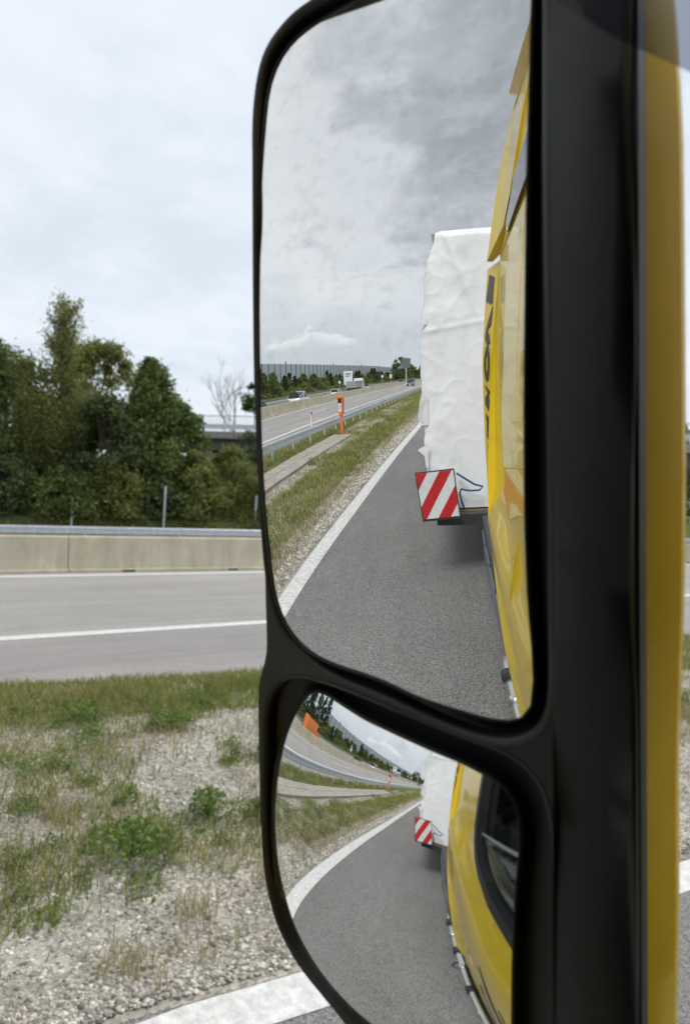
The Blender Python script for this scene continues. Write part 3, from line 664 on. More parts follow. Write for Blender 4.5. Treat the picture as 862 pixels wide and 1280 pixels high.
# ================================================================== BRIDGE
def bridge():
    a = Vector((-44.7, 25.3, 0)); b = Vector((-21.8, 38.2, 0)); d = (b-a).normalized(); a = a-d*26; Lg = 96.
    e = empty('road_bridge', a, math.atan2(d.y, d.x), 'pale concrete road bridge with railing crossing the motorway ahead', 'bridge')
    Z = 4.8
    MB().box(0, Lg, .5, 8.5, Z, Z+.80).build('beam', M['bridgedark'], e)
    MB().box(0, Lg, .0, 9., Z+.802, Z+1.15).build('deck', M['bridge'], e, bevel=.03)
    MB().box(0, Lg, .02, .3, Z+1.152, Z+1.30).build('kerb', M['bridge'], e)
    mb = MB(); mb.tube([(0, .14, Z+2.4), (Lg, .14, Z+2.4)], .035, 6).tube([(0, .14, Z+1.45), (Lg, .14, Z+1.45)], .025, 6)
    x = 0.
    while x < Lg: mb.box(x, x+.03, .125, .155, Z+1.45, Z+2.4); x += .28
    x = 0.
    while x < Lg: mb.box(x, x+.08, .10, .18, Z+1.3, Z+2.43); x += 2.5
    mb.build('railing', M['galv'], e)
    prof = [(0, .44), (.06, .53), (0, .6), (.06, .68), (0, .75), (-.02, .75), (-.02, .44)]
    MB().prism([(1.1+p, Z+1.15+q) for p, q in prof], 0, 0, Lg).build('guardrail', M['galv'], e)
    for x in (20., 44., 64.): MB().box(x, x+1.1, 1, 8, -.8, Z-.002, taper=1.).build('pier', M['bridge'], e, bevel=.08)
    MB().prism([(-2, -1), (14, -1), (2, Z-.05), (-2, Z-.05)], 1, -1, 10).build('abutment', M['bridge'], e)
bridge()

# ================================================================== NOISE BARRIER BEHIND
nb = empty('noise_barrier', (-48, -45, 1.5), label='long tall noise barrier of pale panels between dark posts above the shrubs', cat='noise barrier')
y = 0.; k = 0
while k < 88:
    wd = 4. if k < 60 else 9.; Ht = 5.4+min(1.4, k*.03)
    MB().box(-.05, .05, y-wd+.12, y-.12, 0, Ht).build('panel', M['wallpanel'], nb)
    MB().box(-.10, .14, y-.11, y+.11, -.3, Ht+.04).build('post', M['post'], nb) if k < 98 else None
    if k % 12 == 3: MB().box(-.12, .16, y-.16, y+.16, Ht, Ht+.55).build('post_cap', M['post'], nb)
    y -= wd; k += 1
dbn = MB()
dbn.prism([(-40, 2), (-40, 7.2), (-28, 6.4), (-16, 5.4), (-4, 4.6), (-4, -1), (-40, -1)], 1, -262, -261)
tag(dbn.build('dark_barrier', M['walldark'], loc=(28, 0, 0)), 'dark grey green barrier wall far behind on the horizon', 'barrier')
# ================================================================== ROAD SIGNS, POSTS, PHONE
def phone():
    e = empty('emergency_phone', (-6.25, -19.8, .12), R(10), 'orange emergency phone post on the paving slabs', 'emergency phone')
    MB().box(-.06, .06, -.05, .05, .04, 1.0).build('post', M['orange'], e, bevel=.01)
    MB().box(-.15, .15, -.12, .12, 0, .045).build('foot', M['orange'], e, bevel=.008)
    MB().prism([(-.13, .98), (-.08, .84), (.08, .84), (.13, .98), (.14, 1.62), (-.14, 1.62)], 1, -.13, .13).build('housing', M['orange'], e, bevel=.015)
    MB().prism([(-.16, 1.60), (.16, 1.60), (.11, 1.70), (-.11, 1.70)], 1, -.20, .20).build('roof', M['orange'], e, bevel=.012)
    MB().prism([(-.10, 1.38), (.10, 1.38), (.10, 1.5), (.05, 1.57), (-.05, 1.57), (-.10, 1.5)], 1, .125, .134).build('speaking_hole', M['black2'], e)
    MB().box(-.085, .085, .128, .137, 1.0, 1.36).build('label_plate', M['signwhite'], e)
    g_ = MB().tube([(-.03, .14, 1.28), (0.02, .14, 1.24), (.02, .14, 1.14), (-.04, .14, 1.1)], .016, 6); g_.build('handset_symbol', M['black'], e)
    MB().tube([(0, 0, 1.72), (0, 0, 1.84)], .02, 6).build('aerial', M['orange'], e)
phone()
def delineator(x, y, z, lab):
    e = empty('delineator_post', (x, y, z), label=lab, cat='delineator')
    MB().prism([(-.06, 0), (.06, 0), (.06, .98), (-.06, .90)], 0, -.05, .05).build('body', M['white'], e, bevel=.01)
    MB().prism([(-.063, .68), (.063, .72), (.063, .90), (-.063, .84)], 0, -.053, .053).build('black_band', M['black'], e)
    MB().box(-.02, .02, .062, .068, .74, .86).build('reflector', M['lamp'], e)
delineator(-9.7, -24.3, 0, 'white marker post with black band behind the guardrail near the orange phone')
delineator(-8.9, -74, 0, 'white marker post far back along the guardrail')
for i, yy in enumerate((-48, -66, -90)): delineator(-30.4+.3*i, yy, -.2, ['white marker post beyond the opposite carriageway nearest the white van', 'white marker post beyond the opposite carriageway between van and hatchback', 'farthest white marker post near the white panel sign'][i])
def sign(name, loc, rz, h, shapes, label, pr=.05, cat='road sign', pm='galv', tw=0):
    e = empty(name, loc, rz, label, cat)
    if tw:
        for s in (-tw, tw): MB().tube([(s, 0, -.5), (s, 0, h)], pr, 8).build('pole', M[pm], e, smooth=True)
    else: MB().tube([(0, 0, -.5), (0, 0, h)], pr, 8).build('pole', M[pm], e, smooth=True)
    for nm, poly, d, m in shapes: MB().prism(poly, 1, .06+d, .075+d+.01).build(nm, M[m], e)
    return e
circ = lambda cx, cz, r, n=20: [(cx+r*math.cos(6.2832*i/n), cz+r*math.sin(6.2832*i/n)) for i in range(n)]
sq = lambda a, b, c, d: [(a, c), (b, c), (b, d), (a, d)]
sign('sign_panel', (-31, -113, .3), 0, 4.2, [('panel', sq(-1.35, 1.35, .7, 4.3), 0, 'signwhite'), ('blue_emblem', [(-.5, 1.3), (.3, 1.1), (.7, 1.6), (.2, 2.0), (.3, 1.6), (-.2, 1.7)], .012, 'signblue'), ('text_line', sq(-.8, .8, 3.4, 3.7), .012, 'signgrey'), ('text_line', sq(-.8, .4, 2.9, 3.15), .012, 'signgrey')], 'tall white panel sign with dark blue emblem beyond the opposite carriageway', tw=.9)
sign('round_sign', (-31, -104, .2), 0, 2.1, [('disc', circ(0, 1.8, .35), 0, 'signwhite')], 'small white round sign left of the tall white panel')
sign('round_sign', (-30.5, -165, .2), 0, 3, [('disc', circ(0, 2.6, .5), 0, 'signwhite')], 'white round sign far back right of the tall panel')
sign('square_sign', (-29.5, -180, .2), 0, 3, [('plate', sq(-.5, .5, 1.8, 3.2), 0, 'signwhite')], 'white square sign far back beside the round one')
sign('warning_sign', (-31, -48, .3), R(10), 3.0, [('triangle', [(-.5, 2.0), (.5, 2.0), (0, 2.85)], 0, 'red'), ('triangle_face', [(-.33, 2.1), (.33, 2.1), (0, 2.66)], .012, 'signwhite'), ('plate', sq(-.4, .4, 1.1, 1.85), 0, 'signwhite')], 'warning triangle sign over a white plate beside a dark pole')
tag(MB().tube([(0, 0, 0), (0, 0, 5.4)], .11, 8).build('dark_pole', M['post'], loc=(-31.5, -48.8, .2)), 'tall dark pole beside the warning triangle', 'pole')
sign('gantry_sign', (-7.85, -60, 0), 0, 4.6, [('back_panel', sq(-.62, .62, 3.5, 4.72), 0, 'signgrey')], 'grey pole with dark square sign seen from behind at the end of the grass', pr=.07)

# ================================================================== VEHICLES ON THE MOTORWAY
def car(loc, rz, prof, cab, width, col, label, wheels, wr=.33, cat='car', name='parked_car', lights=True, group=None):
    """prof: side outline of the body (x along length, z); cab: outline of the glasshouse; faces +x"""
    e = empty(name, loc, rz, label, cat, group); h = width/2
    MB().prism(prof, 1, -h, h).build('body', M[col], e, bevel=.05, smooth=True)
    zs = [z for _, z in cab]; z0, z1 = min(zs), max(zs)
    v = []; n = len(cab)
    for s in (-1, 1):
        for x, z in cab: v.append((x, s*(h-.05-.20*(z-z0)/(z1-z0)), z))
    mb = MB(); mb.add(v, [tuple(range(n)), tuple(reversed(range(n, 2*n)))]+[(i, (i+1) % n, n+(i+1) % n, n+i) for i in range(n)])
    mb.build('windows', M['carglass'], e)
    tp = [x for x, z in cab if z > z1-.06]; a, b = min(tp), max(tp)
    MB().box(a-.04, b+.04, -h+.22, h-.22, z1-.015, z1+.05).build('roof', M[col], e, bevel=.02)
    for s in (-1, 1):
        lo = sorted(x for x, z in cab if z < z0+.06)
        for xb, xt in ((lo[0], a), ((lo[0]+lo[-1])/2, (a+b)/2), (lo[-1], b)):
            MB().tube([(xb, s*(h-.045), z0), (xt, s*(h-.235), z1)], .045, 5).build('pillar', M[col], e)
        for wx in wheels:
            t = MB().tube([(wx, s*(h-.22), wr), (wx, s*(h+.01), wr)], wr, 18).build('wheel', M['tyre'], e)
            MB().tube([(wx, s*(h), wr), (wx, s*(h+.02), wr)], wr*.6, 14).build('rim', M['steel'], t)
    if lights:
        xf = max(x for x, z in prof); xr = min(x for x, z in prof)
        for s in (-1, 1):
            MB().box(xf-.10, xf+.012, s*(h-.28)-.16, s*(h-.28)+.16, .62, .76).build('headlight', M['lamp'], e, bevel=.02)
            MB().box(xr-.012, xr+.1, s*(h-.2)-.1, s*(h-.2)+.1, .70, .95).build('tail_light', M['tail'], e, bevel=.02)
    MB().box(max(x for x, z in prof)-.04, max(x for x, z in prof)+.01, -.26, .26, .40, .51).build('number_plate', M['signwhite'], e)
    return e
HATCH = [(-2.05, .3), (-2.1, .75), (-1.95, .95), (1.0, .95), (1.9, .80), (2.1, .62), (2.1, .3)]; HCAB = [(-1.95, .93), (-1.55, 1.42), (.25, 1.45), (1.05, .93)]
VAN = [(-2.3, .32), (-2.35, .9), (-2.25, 1.12), (1.3, 1.12), (2.1, .98), (2.3, .7), (2.3, .32)]; VCAB = [(-2.28, 1.10), (-2.12, 1.80), (.6, 1.86), (1.45, 1.10)]
BIG = [(-2.9, .35), (-2.95, 2.35), (-2.8, 2.45), (1.2, 2.40), (1.5, 2.2), (2.0, 1.35), (2.75, 1.1), (2.9, .8), (2.9, .35)]; BCAB = [(1.0, 1.35), (1.15, 2.2), (1.5, 2.21), (2.05, 1.36)]
up_ = R(90)   # driving towards +Y
dn_ = R(-90)
ZL = -.446
car((-24, -57, ZL), dn_, VAN, VCAB, 1.9, 'carwhite', 'white people carrier on the opposite carriageway, nearest behind the orange phone', (-1.45, 1.45), cat='car', name='people_carrier')
car((-24, -78, ZL), dn_, HATCH, HCAB, 1.8, 'carwhite', 'white hatchback on the opposite carriageway behind the people carrier', (-1.3, 1.3), name='hatchback_car')
car((-24, -42.5, ZL), dn_, HATCH, HCAB, 1.8, 'carblue', 'dark blue car on the opposite carriageway at the edge of the mirror', (-1.3, 1.3), name='hatchback_car')
car((-26, -116, ZL), dn_, HATCH, HCAB, 1.8, 'cargrey', 'pale grey car far back on the opposite carriageway', (-1.3, 1.3), name='hatchback_car')
car((-23.5, 47.5, ZL), dn_, HATCH, HCAB, 1.8, 'carblack', 'black car on the opposite carriageway under the bridge', (-1.3, 1.3), name='hatchback_car')
car((-27, 64, ZL), dn_, VAN, VCAB, 1.9, 'cargrey', 'silver people carrier beyond the bridge', (-1.45, 1.45), name='people_carrier')
car((-13.2, -112, 0), up_, HATCH, HCAB, 1.8, 'carblack', 'black car following far behind on the near carriageway', (-1.3, 1.3), name='hatchback_car')
ov = car((-26.6, -20.5, ZL), dn_, BIG, BCAB, 2.0, 'orange', 'orange road service van on the opposite carriageway', (-1.9, 1.9), cat='van', name='service_van')
for s in (-1, 1): MB().box(1.25, 1.75, s*1.0, s*1.012, 1.42, 2.05).build('side_window', M['carglass'], ov)
car((-23.6, -10, ZL), dn_, HATCH, HCAB, 1.8, 'carblack', 'black car just ahead of the orange van', (-1.3, 1.3), name='hatchback_car')
tk = empty('lorry', (-26, -102, ZL), dn_, 'grey lorry with pale cab on the opposite carriageway beside the panel sign', 'lorry')
MB().box(-5, 2.4, -1.25, 1.25, 1.1, 2.5).build('load_bed', M['cargrey'], tk, bevel=.03)
MB().prism([(2.6, .5), (2.6, 2.9), (3.0, 3.05), (4.3, 2.9), (4.6, 1.7), (4.65, .5)], 1, -1.22, 1.22).build('cab', M['carwhite'], tk, bevel=.05)
MB().prism([(4.36, 2.62), (4.58, 1.8), (4.64, 1.8), (4.42, 2.62)], 1, -1.05, 1.05).build('windscreen', M['carglass'], tk)
for x in (-3.8, -2.6, 3.6):
    for s in (-1, 1): MB().tube([(x, s*.95, .5), (x, s*1.24, .5)], .5, 18).build('wheel', M['tyre'], tk)
MB().box(-5, 4.4, -.5, .5, .7, 1.09).build('chassis', M['chassis'], tk)
# outlines of the mirror unit, metres
H_ORG=[-0.44633, 0.23504, 2.61457]; H_N=[0.27009, -0.95532, -0.12004]
M_ORG=[-0.34165, 0.28191, 2.52938]; M_N=[0.35786, -0.93014, -0.08225]; M_R=1.3
W_ORG=[-0.34333, 0.30956, 2.21188]; W_N=[0.31165, -0.94997, 0.021]; W_R=0.3117
OUTLINE=[[0.0347, 0.1452], [0.0274, 0.1446], [0.0204, 0.1436], [0.0139, 0.1418], [0.0078, 0.1394], [0.0022, 0.1366], [-0.0028, 0.1331], [-0.0067, 0.1288], [-0.0097, 0.1239], [-0.0117, 0.1183], [-0.013, 0.1124], [-0.0139, 0.1062], [-0.0143, 0.0999], [-0.0144, 0.0934], [-0.0142, 0.0868], [-0.0136, 0.0801], [-0.0128, 0.0733], [-0.0118, 0.0665], [-0.0107, 0.0597], [-0.0096, 0.053], [-0.0084, 0.0462], [-0.0073, 0.0395], [-0.0063, 0.0329], [-0.0054, 0.0263], [-0.0046, 0.0197], [-0.0041, 0.0133], [-0.0037, 0.0068], [-0.0035, 0.0005], [-0.0033, -0.0059], [-0.0032, -0.0122], [-0.003, -0.0186], [-0.0027, -0.025], [-0.0025, -0.0314], [-0.0022, -0.0378], [-0.002, -0.0443], [-0.0017, -0.0507], [-0.0015, -0.0571], [-0.0012, -0.0636], [-0.0009, -0.07], [-0.0007, -0.0765], [-0.0005, -0.083], [-0.0002, -0.0895], [0.0, -0.096], [0.0002, -0.1025], [0.0005, -0.1091], [0.0006, -0.1156], [0.0008, -0.1222], [0.0009, -0.1288], [0.0011, -0.1354], [0.0012, -0.142], [0.0014, -0.1486], [0.0015, -0.1553], [0.0015, -0.162], [0.0013, -0.1688], [0.001, -0.1756], [0.0004, -0.1824], [-0.0003, -0.1894], [-0.0012, -0.1964], [-0.0023, -0.2035], [-0.0036, -0.2108], [-0.005, -0.2181], [-0.0066, -0.2255], [-0.0083, -0.2331], [-0.01, -0.2408], [-0.0118, -0.2485], [-0.0137, -0.2564], [-0.0155, -0.2644], [-0.0172, -0.2724], [-0.0187, -0.2805], [-0.0202, -0.2886], [-0.022, -0.2966], [-0.0248, -0.3046], [-0.0284, -0.3127], [-0.0313, -0.3208], [-0.0329, -0.3287], [-0.0334, -0.3365], [-0.0333, -0.3442], [-0.0328, -0.3517], [-0.0322, -0.3591], [-0.0314, -0.3664], [-0.0305, -0.3737], [-0.0296, -0.3809], [-0.0286, -0.3881], [-0.0276, -0.3952], [-0.0267, -0.4024], [-0.0257, -0.4096], [-0.0248, -0.4168], [-0.0239, -0.4241], [-0.0231, -0.4314], [-0.0222, -0.4388], [-0.0214, -0.4461], [-0.0204, -0.4535], [-0.0192, -0.4608], [-0.0179, -0.468], [-0.0163, -0.4752], [-0.0145, -0.4822], [-0.0123, -0.489], [-0.0097, -0.4956], [-0.0068, -0.5019], [-0.0034, -0.5079], [0.0005, -0.5134], [0.0053, -0.518], [0.0107, -0.5219], [0.0166, -0.5253], [0.0229, -0.5281], [0.0294, -0.5305], [0.0358, -0.5329], [0.042, -0.5354], [0.048, -0.538], [0.0538, -0.5407], [0.0594, -0.5434], [0.065, -0.5461], [0.0706, -0.5486], [0.0762, -0.551], [0.082, -0.5531], [0.088, -0.5546], [0.0944, -0.5554], [0.101, -0.5558], [0.1074, -0.5562], [0.1141, -0.5558], [0.121, -0.5547], [0.128, -0.553], [0.1351, -0.5507], [0.1421, -0.5481], [0.1491, -0.5452], [0.1559, -0.5421], [0.1627, -0.5389], [0.1693, -0.5355], [0.1759, -0.5321], [0.1823, -0.5286], [0.1886, -0.5251], [0.1948, -0.5216], [0.2008, -0.5182], [0.2068, -0.5147], [0.2126, -0.5115], [0.2183, -0.5086], [0.2238, -0.5062], [0.2292, -0.5044], [0.2345, -0.5028], [0.2396, -0.5012], [0.2447, -0.4994], [0.2498, -0.4972], [0.2548, -0.4943], [0.2594, -0.4904], [0.2633, -0.4856], [0.266, -0.48], [0.2673, -0.4744], [0.2676, -0.469], [0.2674, -0.4637], [0.2671, -0.4584], [0.2669, -0.4531], [0.2666, -0.448], [0.2663, -0.4428], [0.266, -0.4377], [0.2656, -0.4326], [0.2653, -0.4276], [0.265, -0.4226], [0.2646, -0.4176], [0.2643, -0.4127], [0.2639, -0.4078], [0.2635, -0.4029], [0.2631, -0.398], [0.2627, -0.3932], [0.2623, -0.3883], [0.2619, -0.3835], [0.2615, -0.3786], [0.2611, -0.3737], [0.2607, -0.3688], [0.2603, -0.3639], [0.26, -0.359], [0.2596, -0.354], [0.2593, -0.3489], [0.2589, -0.3439], [0.2586, -0.3388], [0.2584, -0.3336], [0.2581, -0.3284], [0.2579, -0.3231], [0.2577, -0.3178], [0.2576, -0.3125], [0.2575, -0.3071], [0.2574, -0.3017], [0.2573, -0.2963], [0.2573, -0.2909], [0.2573, -0.2854], [0.2573, -0.28], [0.2573, -0.2746], [0.2574, -0.2692], [0.2574, -0.2639], [0.2574, -0.2586], [0.2574, -0.2533], [0.2574, -0.2481], [0.2575, -0.2429], [0.2575, -0.2378], [0.2574, -0.2327], [0.2574, -0.2277], [0.2574, -0.2227], [0.2573, -0.2177], [0.2572, -0.2128], [0.2572, -0.2079], [0.2571, -0.203], [0.257, -0.1982], [0.2569, -0.1934], [0.2567, -0.1886], [0.2566, -0.1838], [0.2565, -0.1791], [0.2564, -0.1744], [0.2562, -0.1697], [0.2561, -0.165], [0.2559, -0.1603], [0.2558, -0.1556], [0.2556, -0.151], [0.2555, -0.1464], [0.2553, -0.1418], [0.2551, -0.1372], [0.255, -0.1326], [0.2548, -0.128], [0.2547, -0.1235], [0.2545, -0.1189], [0.2543, -0.1144], [0.2542, -0.1099], [0.254, -0.1054], [0.2538, -0.1009], [0.2537, -0.0964], [0.2535, -0.0919], [0.2534, -0.0874], [0.2532, -0.083], [0.253, -0.0785], [0.2529, -0.0741], [0.2527, -0.0697], [0.2525, -0.0653], [0.2524, -0.0609], [0.2522, -0.0565], [0.2521, -0.0521], [0.2519, -0.0478], [0.2517, -0.0434], [0.2516, -0.0391], [0.2514, -0.0347], [0.2512, -0.0304], [0.2511, -0.0261], [0.2509, -0.0218], [0.2508, -0.0175], [0.2506, -0.0132], [0.2504, -0.009], [0.2503, -0.0047], [0.2501, -0.0005], [0.25, 0.0038], [0.2498, 0.008], [0.2496, 0.0123], [0.2493, 0.0166], [0.2491, 0.0209], [0.2488, 0.0252], [0.2485, 0.0296], [0.2482, 0.0339], [0.2479, 0.0383], [0.2476, 0.0427], [0.2472, 0.0472], [0.2469, 0.0516], [0.2465, 0.0561], [0.2462, 0.0606], [0.2458, 0.0651], [0.2454, 0.0696], [0.245, 0.0741], [0.2446, 0.0787], [0.2441, 0.0833], [0.2437, 0.0878], [0.2433, 0.0924], [0.2429, 0.097], [0.2425, 0.1016], [0.2421, 0.1062], [0.2417, 0.1107], [0.2413, 0.1153], [0.2409, 0.1198], [0.2404, 0.1244], [0.2393, 0.1289], [0.2371, 0.1332], [0.2336, 0.1369], [0.2293, 0.1398], [0.2247, 0.1419], [0.2201, 0.1435], [0.2154, 0.1448], [0.2106, 0.1462], [0.2058, 0.1476], [0.2008, 0.1492], [0.1958, 0.151], [0.1907, 0.1527], [0.1855, 0.1544], [0.1802, 0.156], [0.1749, 0.1575], [0.1695, 0.1588], [0.1642, 0.16], [0.1587, 0.161], [0.1533, 0.1618], [0.1479, 0.1624], [0.1424, 0.1628], [0.137, 0.1629], [0.1317, 0.1629], [0.1263, 0.1626], [0.1209, 0.1622], [0.1156, 0.1616], [0.1103, 0.1607], [0.1052, 0.1596], [0.1001, 0.1583], [0.0947, 0.1571], [0.0893, 0.1558], [0.0839, 0.1544], [0.0783, 0.153], [0.0728, 0.1515], [0.0672, 0.15], [0.0614, 0.1484], [0.0553, 0.1472], [0.0488, 0.1462], [0.0418, 0.1456]]
HOLE_M=[[0.0463, 0.1407], [0.0392, 0.1403], [0.032, 0.1396], [0.025, 0.1387], [0.0184, 0.1371], [0.0125, 0.1348], [0.0071, 0.1317], [0.0024, 0.1281], [-0.0014, 0.1238], [-0.0043, 0.1188], [-0.0064, 0.1134], [-0.0076, 0.1075], [-0.0083, 0.1013], [-0.0084, 0.0949], [-0.0083, 0.0884], [-0.0079, 0.0818], [-0.0073, 0.0751], [-0.0066, 0.0684], [-0.0058, 0.0618], [-0.0049, 0.0551], [-0.004, 0.0484], [-0.0032, 0.0418], [-0.0024, 0.0352], [-0.0017, 0.0287], [-0.0011, 0.0222], [-0.0006, 0.0158], [-0.0002, 0.0094], [0.0, 0.0031], [0.0001, -0.0032], [0.0002, -0.0095], [0.0003, -0.0158], [0.0004, -0.0222], [0.0005, -0.0285], [0.0006, -0.0349], [0.0007, -0.0413], [0.0008, -0.0476], [0.0009, -0.054], [0.001, -0.0605], [0.0011, -0.0669], [0.0012, -0.0733], [0.0013, -0.0797], [0.0014, -0.0862], [0.0014, -0.0927], [0.0015, -0.0992], [0.0016, -0.1057], [0.0017, -0.1122], [0.0018, -0.1187], [0.0019, -0.1253], [0.002, -0.1319], [0.0022, -0.1385], [0.0023, -0.1451], [0.0024, -0.1517], [0.0024, -0.1584], [0.0023, -0.1651], [0.0021, -0.1718], [0.0018, -0.1786], [0.0013, -0.1855], [0.0008, -0.1924], [0.0001, -0.1995], [-0.0006, -0.2065], [-0.0014, -0.2137], [-0.0022, -0.2209], [-0.0029, -0.2282], [-0.0034, -0.2356], [-0.0038, -0.2429], [-0.0039, -0.2503], [-0.0034, -0.2575], [-0.0022, -0.2645], [0.0001, -0.271], [0.004, -0.2766], [0.0093, -0.2814], [0.0155, -0.2855], [0.0222, -0.2891], [0.0294, -0.2921], [0.0371, -0.2944], [0.0452, -0.2961], [0.0535, -0.2972], [0.0619, -0.298], [0.0702, -0.2985], [0.0783, -0.299], [0.0862, -0.2995], [0.0939, -0.3002], [0.1012, -0.3011], [0.1078, -0.3025], [0.1143, -0.3039], [0.1207, -0.3053], [0.1271, -0.3065], [0.1335, -0.3075], [0.1398, -0.3084], [0.1461, -0.3091], [0.1523, -0.3096], [0.1585, -0.3099], [0.1647, -0.3099], [0.1709, -0.3095], [0.177, -0.3086], [0.1831, -0.3069], [0.1888, -0.3043], [0.1941, -0.3006], [0.1987, -0.2961], [0.2022, -0.2909], [0.2047, -0.2853], [0.2061, -0.2795], [0.2069, -0.2736], [0.2073, -0.2677], [0.2076, -0.262], [0.2078, -0.2563], [0.208, -0.2506], [0.2082, -0.245], [0.2083, -0.2394], [0.2084, -0.2339], [0.2085, -0.2285], [0.2085, -0.2231], [0.2085, -0.2177], [0.2085, -0.2124], [0.2085, -0.2071], [0.2085, -0.2019], [0.2084, -0.1966], [0.2084, -0.1915], [0.2083, -0.1863], [0.2083, -0.1812], [0.2082, -0.176], [0.2081, -0.171], [0.2081, -0.1659], [0.208, -0.1608], [0.2079, -0.1558], [0.2077, -0.1508], [0.2076, -0.1458], [0.2075, -0.1408], [0.2073, -0.1358], [0.2071, -0.1309], [0.2069, -0.1259], [0.2067, -0.121], [0.2065, -0.1161], [0.2063, -0.1112], [0.2062, -0.1063], [0.206, -0.1014], [0.2058, -0.0966], [0.2056, -0.0917], [0.2054, -0.0869], [0.2052, -0.082], [0.205, -0.0772], [0.2048, -0.0724], [0.2047, -0.0676], [0.2045, -0.0629], [0.2043, -0.0581], [0.2042, -0.0533], [0.2041, -0.0486], [0.2039, -0.0439], [0.2038, -0.0392], [0.2036, -0.0345], [0.2035, -0.0298], [0.2033, -0.0251], [0.2032, -0.0204], [0.203, -0.0158], [0.2029, -0.0112], [0.2028, -0.0065], [0.2026, -0.0019], [0.2025, 0.0027], [0.2023, 0.0073], [0.2021, 0.012], [0.2019, 0.0166], [0.2017, 0.0213], [0.2014, 0.026], [0.2011, 0.0307], [0.2008, 0.0354], [0.2005, 0.0402], [0.2001, 0.045], [0.1997, 0.0498], [0.1993, 0.0546], [0.1989, 0.0595], [0.1985, 0.0644], [0.198, 0.0693], [0.1976, 0.0742], [0.1971, 0.0791], [0.1966, 0.0841], [0.1962, 0.089], [0.1958, 0.0939], [0.1954, 0.0989], [0.195, 0.1038], [0.1945, 0.1088], [0.1938, 0.1138], [0.1926, 0.1189], [0.1907, 0.124], [0.1879, 0.129], [0.184, 0.1336], [0.1793, 0.1375], [0.174, 0.1408], [0.1685, 0.1435], [0.1629, 0.1457], [0.1573, 0.1474], [0.1516, 0.1487], [0.1459, 0.1497], [0.1403, 0.1504], [0.1347, 0.1509], [0.1291, 0.151], [0.1235, 0.151], [0.118, 0.1506], [0.1127, 0.1498], [0.1074, 0.1489], [0.1021, 0.1477], [0.0966, 0.1466], [0.091, 0.1457], [0.0851, 0.1448], [0.0791, 0.1439], [0.073, 0.143], [0.0666, 0.1423], [0.0601, 0.1417], [0.0533, 0.1412]]
HOLE_W=[[-0.024, -0.3505], [-0.0234, -0.3429], [-0.0215, -0.3353], [-0.0176, -0.3279], [-0.0115, -0.3213], [-0.0035, -0.3164], [0.0062, -0.3128], [0.0165, -0.3106], [0.0265, -0.3094], [0.0362, -0.3089], [0.0454, -0.3087], [0.0543, -0.3088], [0.0629, -0.3092], [0.0712, -0.3097], [0.0793, -0.3101], [0.0872, -0.3106], [0.095, -0.3111], [0.1024, -0.3116], [0.1094, -0.3124], [0.1162, -0.3132], [0.1229, -0.314], [0.1294, -0.3147], [0.1359, -0.3155], [0.1423, -0.3162], [0.1486, -0.3168], [0.1548, -0.3173], [0.161, -0.3177], [0.1671, -0.318], [0.173, -0.3185], [0.1787, -0.3193], [0.184, -0.3206], [0.1889, -0.3226], [0.1933, -0.3251], [0.1971, -0.3284], [0.2002, -0.3322], [0.2026, -0.3367], [0.2044, -0.3415], [0.2058, -0.3465], [0.207, -0.3517], [0.208, -0.3569], [0.2088, -0.3621], [0.2096, -0.3673], [0.2103, -0.3725], [0.2109, -0.3777], [0.2115, -0.3829], [0.212, -0.3881], [0.2125, -0.3934], [0.213, -0.3986], [0.2134, -0.4039], [0.2139, -0.4092], [0.2143, -0.4145], [0.2147, -0.4198], [0.2151, -0.4252], [0.2155, -0.4306], [0.2158, -0.4361], [0.2162, -0.4416], [0.2165, -0.4471], [0.2168, -0.4527], [0.217, -0.4584], [0.2171, -0.4642], [0.2172, -0.47], [0.2171, -0.476], [0.2166, -0.4821], [0.2156, -0.4884], [0.2137, -0.4949], [0.2105, -0.5011], [0.2061, -0.5068], [0.2008, -0.5118], [0.195, -0.5162], [0.1888, -0.5201], [0.1826, -0.5238], [0.1761, -0.5274], [0.1696, -0.5309], [0.163, -0.5342], [0.1562, -0.5374], [0.1493, -0.5404], [0.1424, -0.5432], [0.1354, -0.5456], [0.1285, -0.5476], [0.1216, -0.5489], [0.1149, -0.5496], [0.1084, -0.5496], [0.102, -0.549], [0.0956, -0.5484], [0.0892, -0.5475], [0.0831, -0.5461], [0.0771, -0.5443], [0.0712, -0.5423], [0.0653, -0.5401], [0.0593, -0.5379], [0.0531, -0.5357], [0.0469, -0.5335], [0.0405, -0.5313], [0.0341, -0.529], [0.0277, -0.5265], [0.0215, -0.5237], [0.0156, -0.5204], [0.0102, -0.5165], [0.0054, -0.512], [0.001, -0.507], [-0.0025, -0.5013], [-0.0055, -0.495], [-0.008, -0.4885], [-0.0102, -0.4817], [-0.012, -0.4747], [-0.0135, -0.4675], [-0.0148, -0.4603], [-0.0157, -0.4529], [-0.0165, -0.4455], [-0.0171, -0.4381], [-0.0178, -0.4307], [-0.0185, -0.4234], [-0.0192, -0.4161], [-0.0199, -0.4089], [-0.0207, -0.4016], [-0.0214, -0.3944], [-0.022, -0.3872], [-0.0227, -0.38], [-0.0232, -0.3727], [-0.0237, -0.3654], [-0.024, -0.358]]
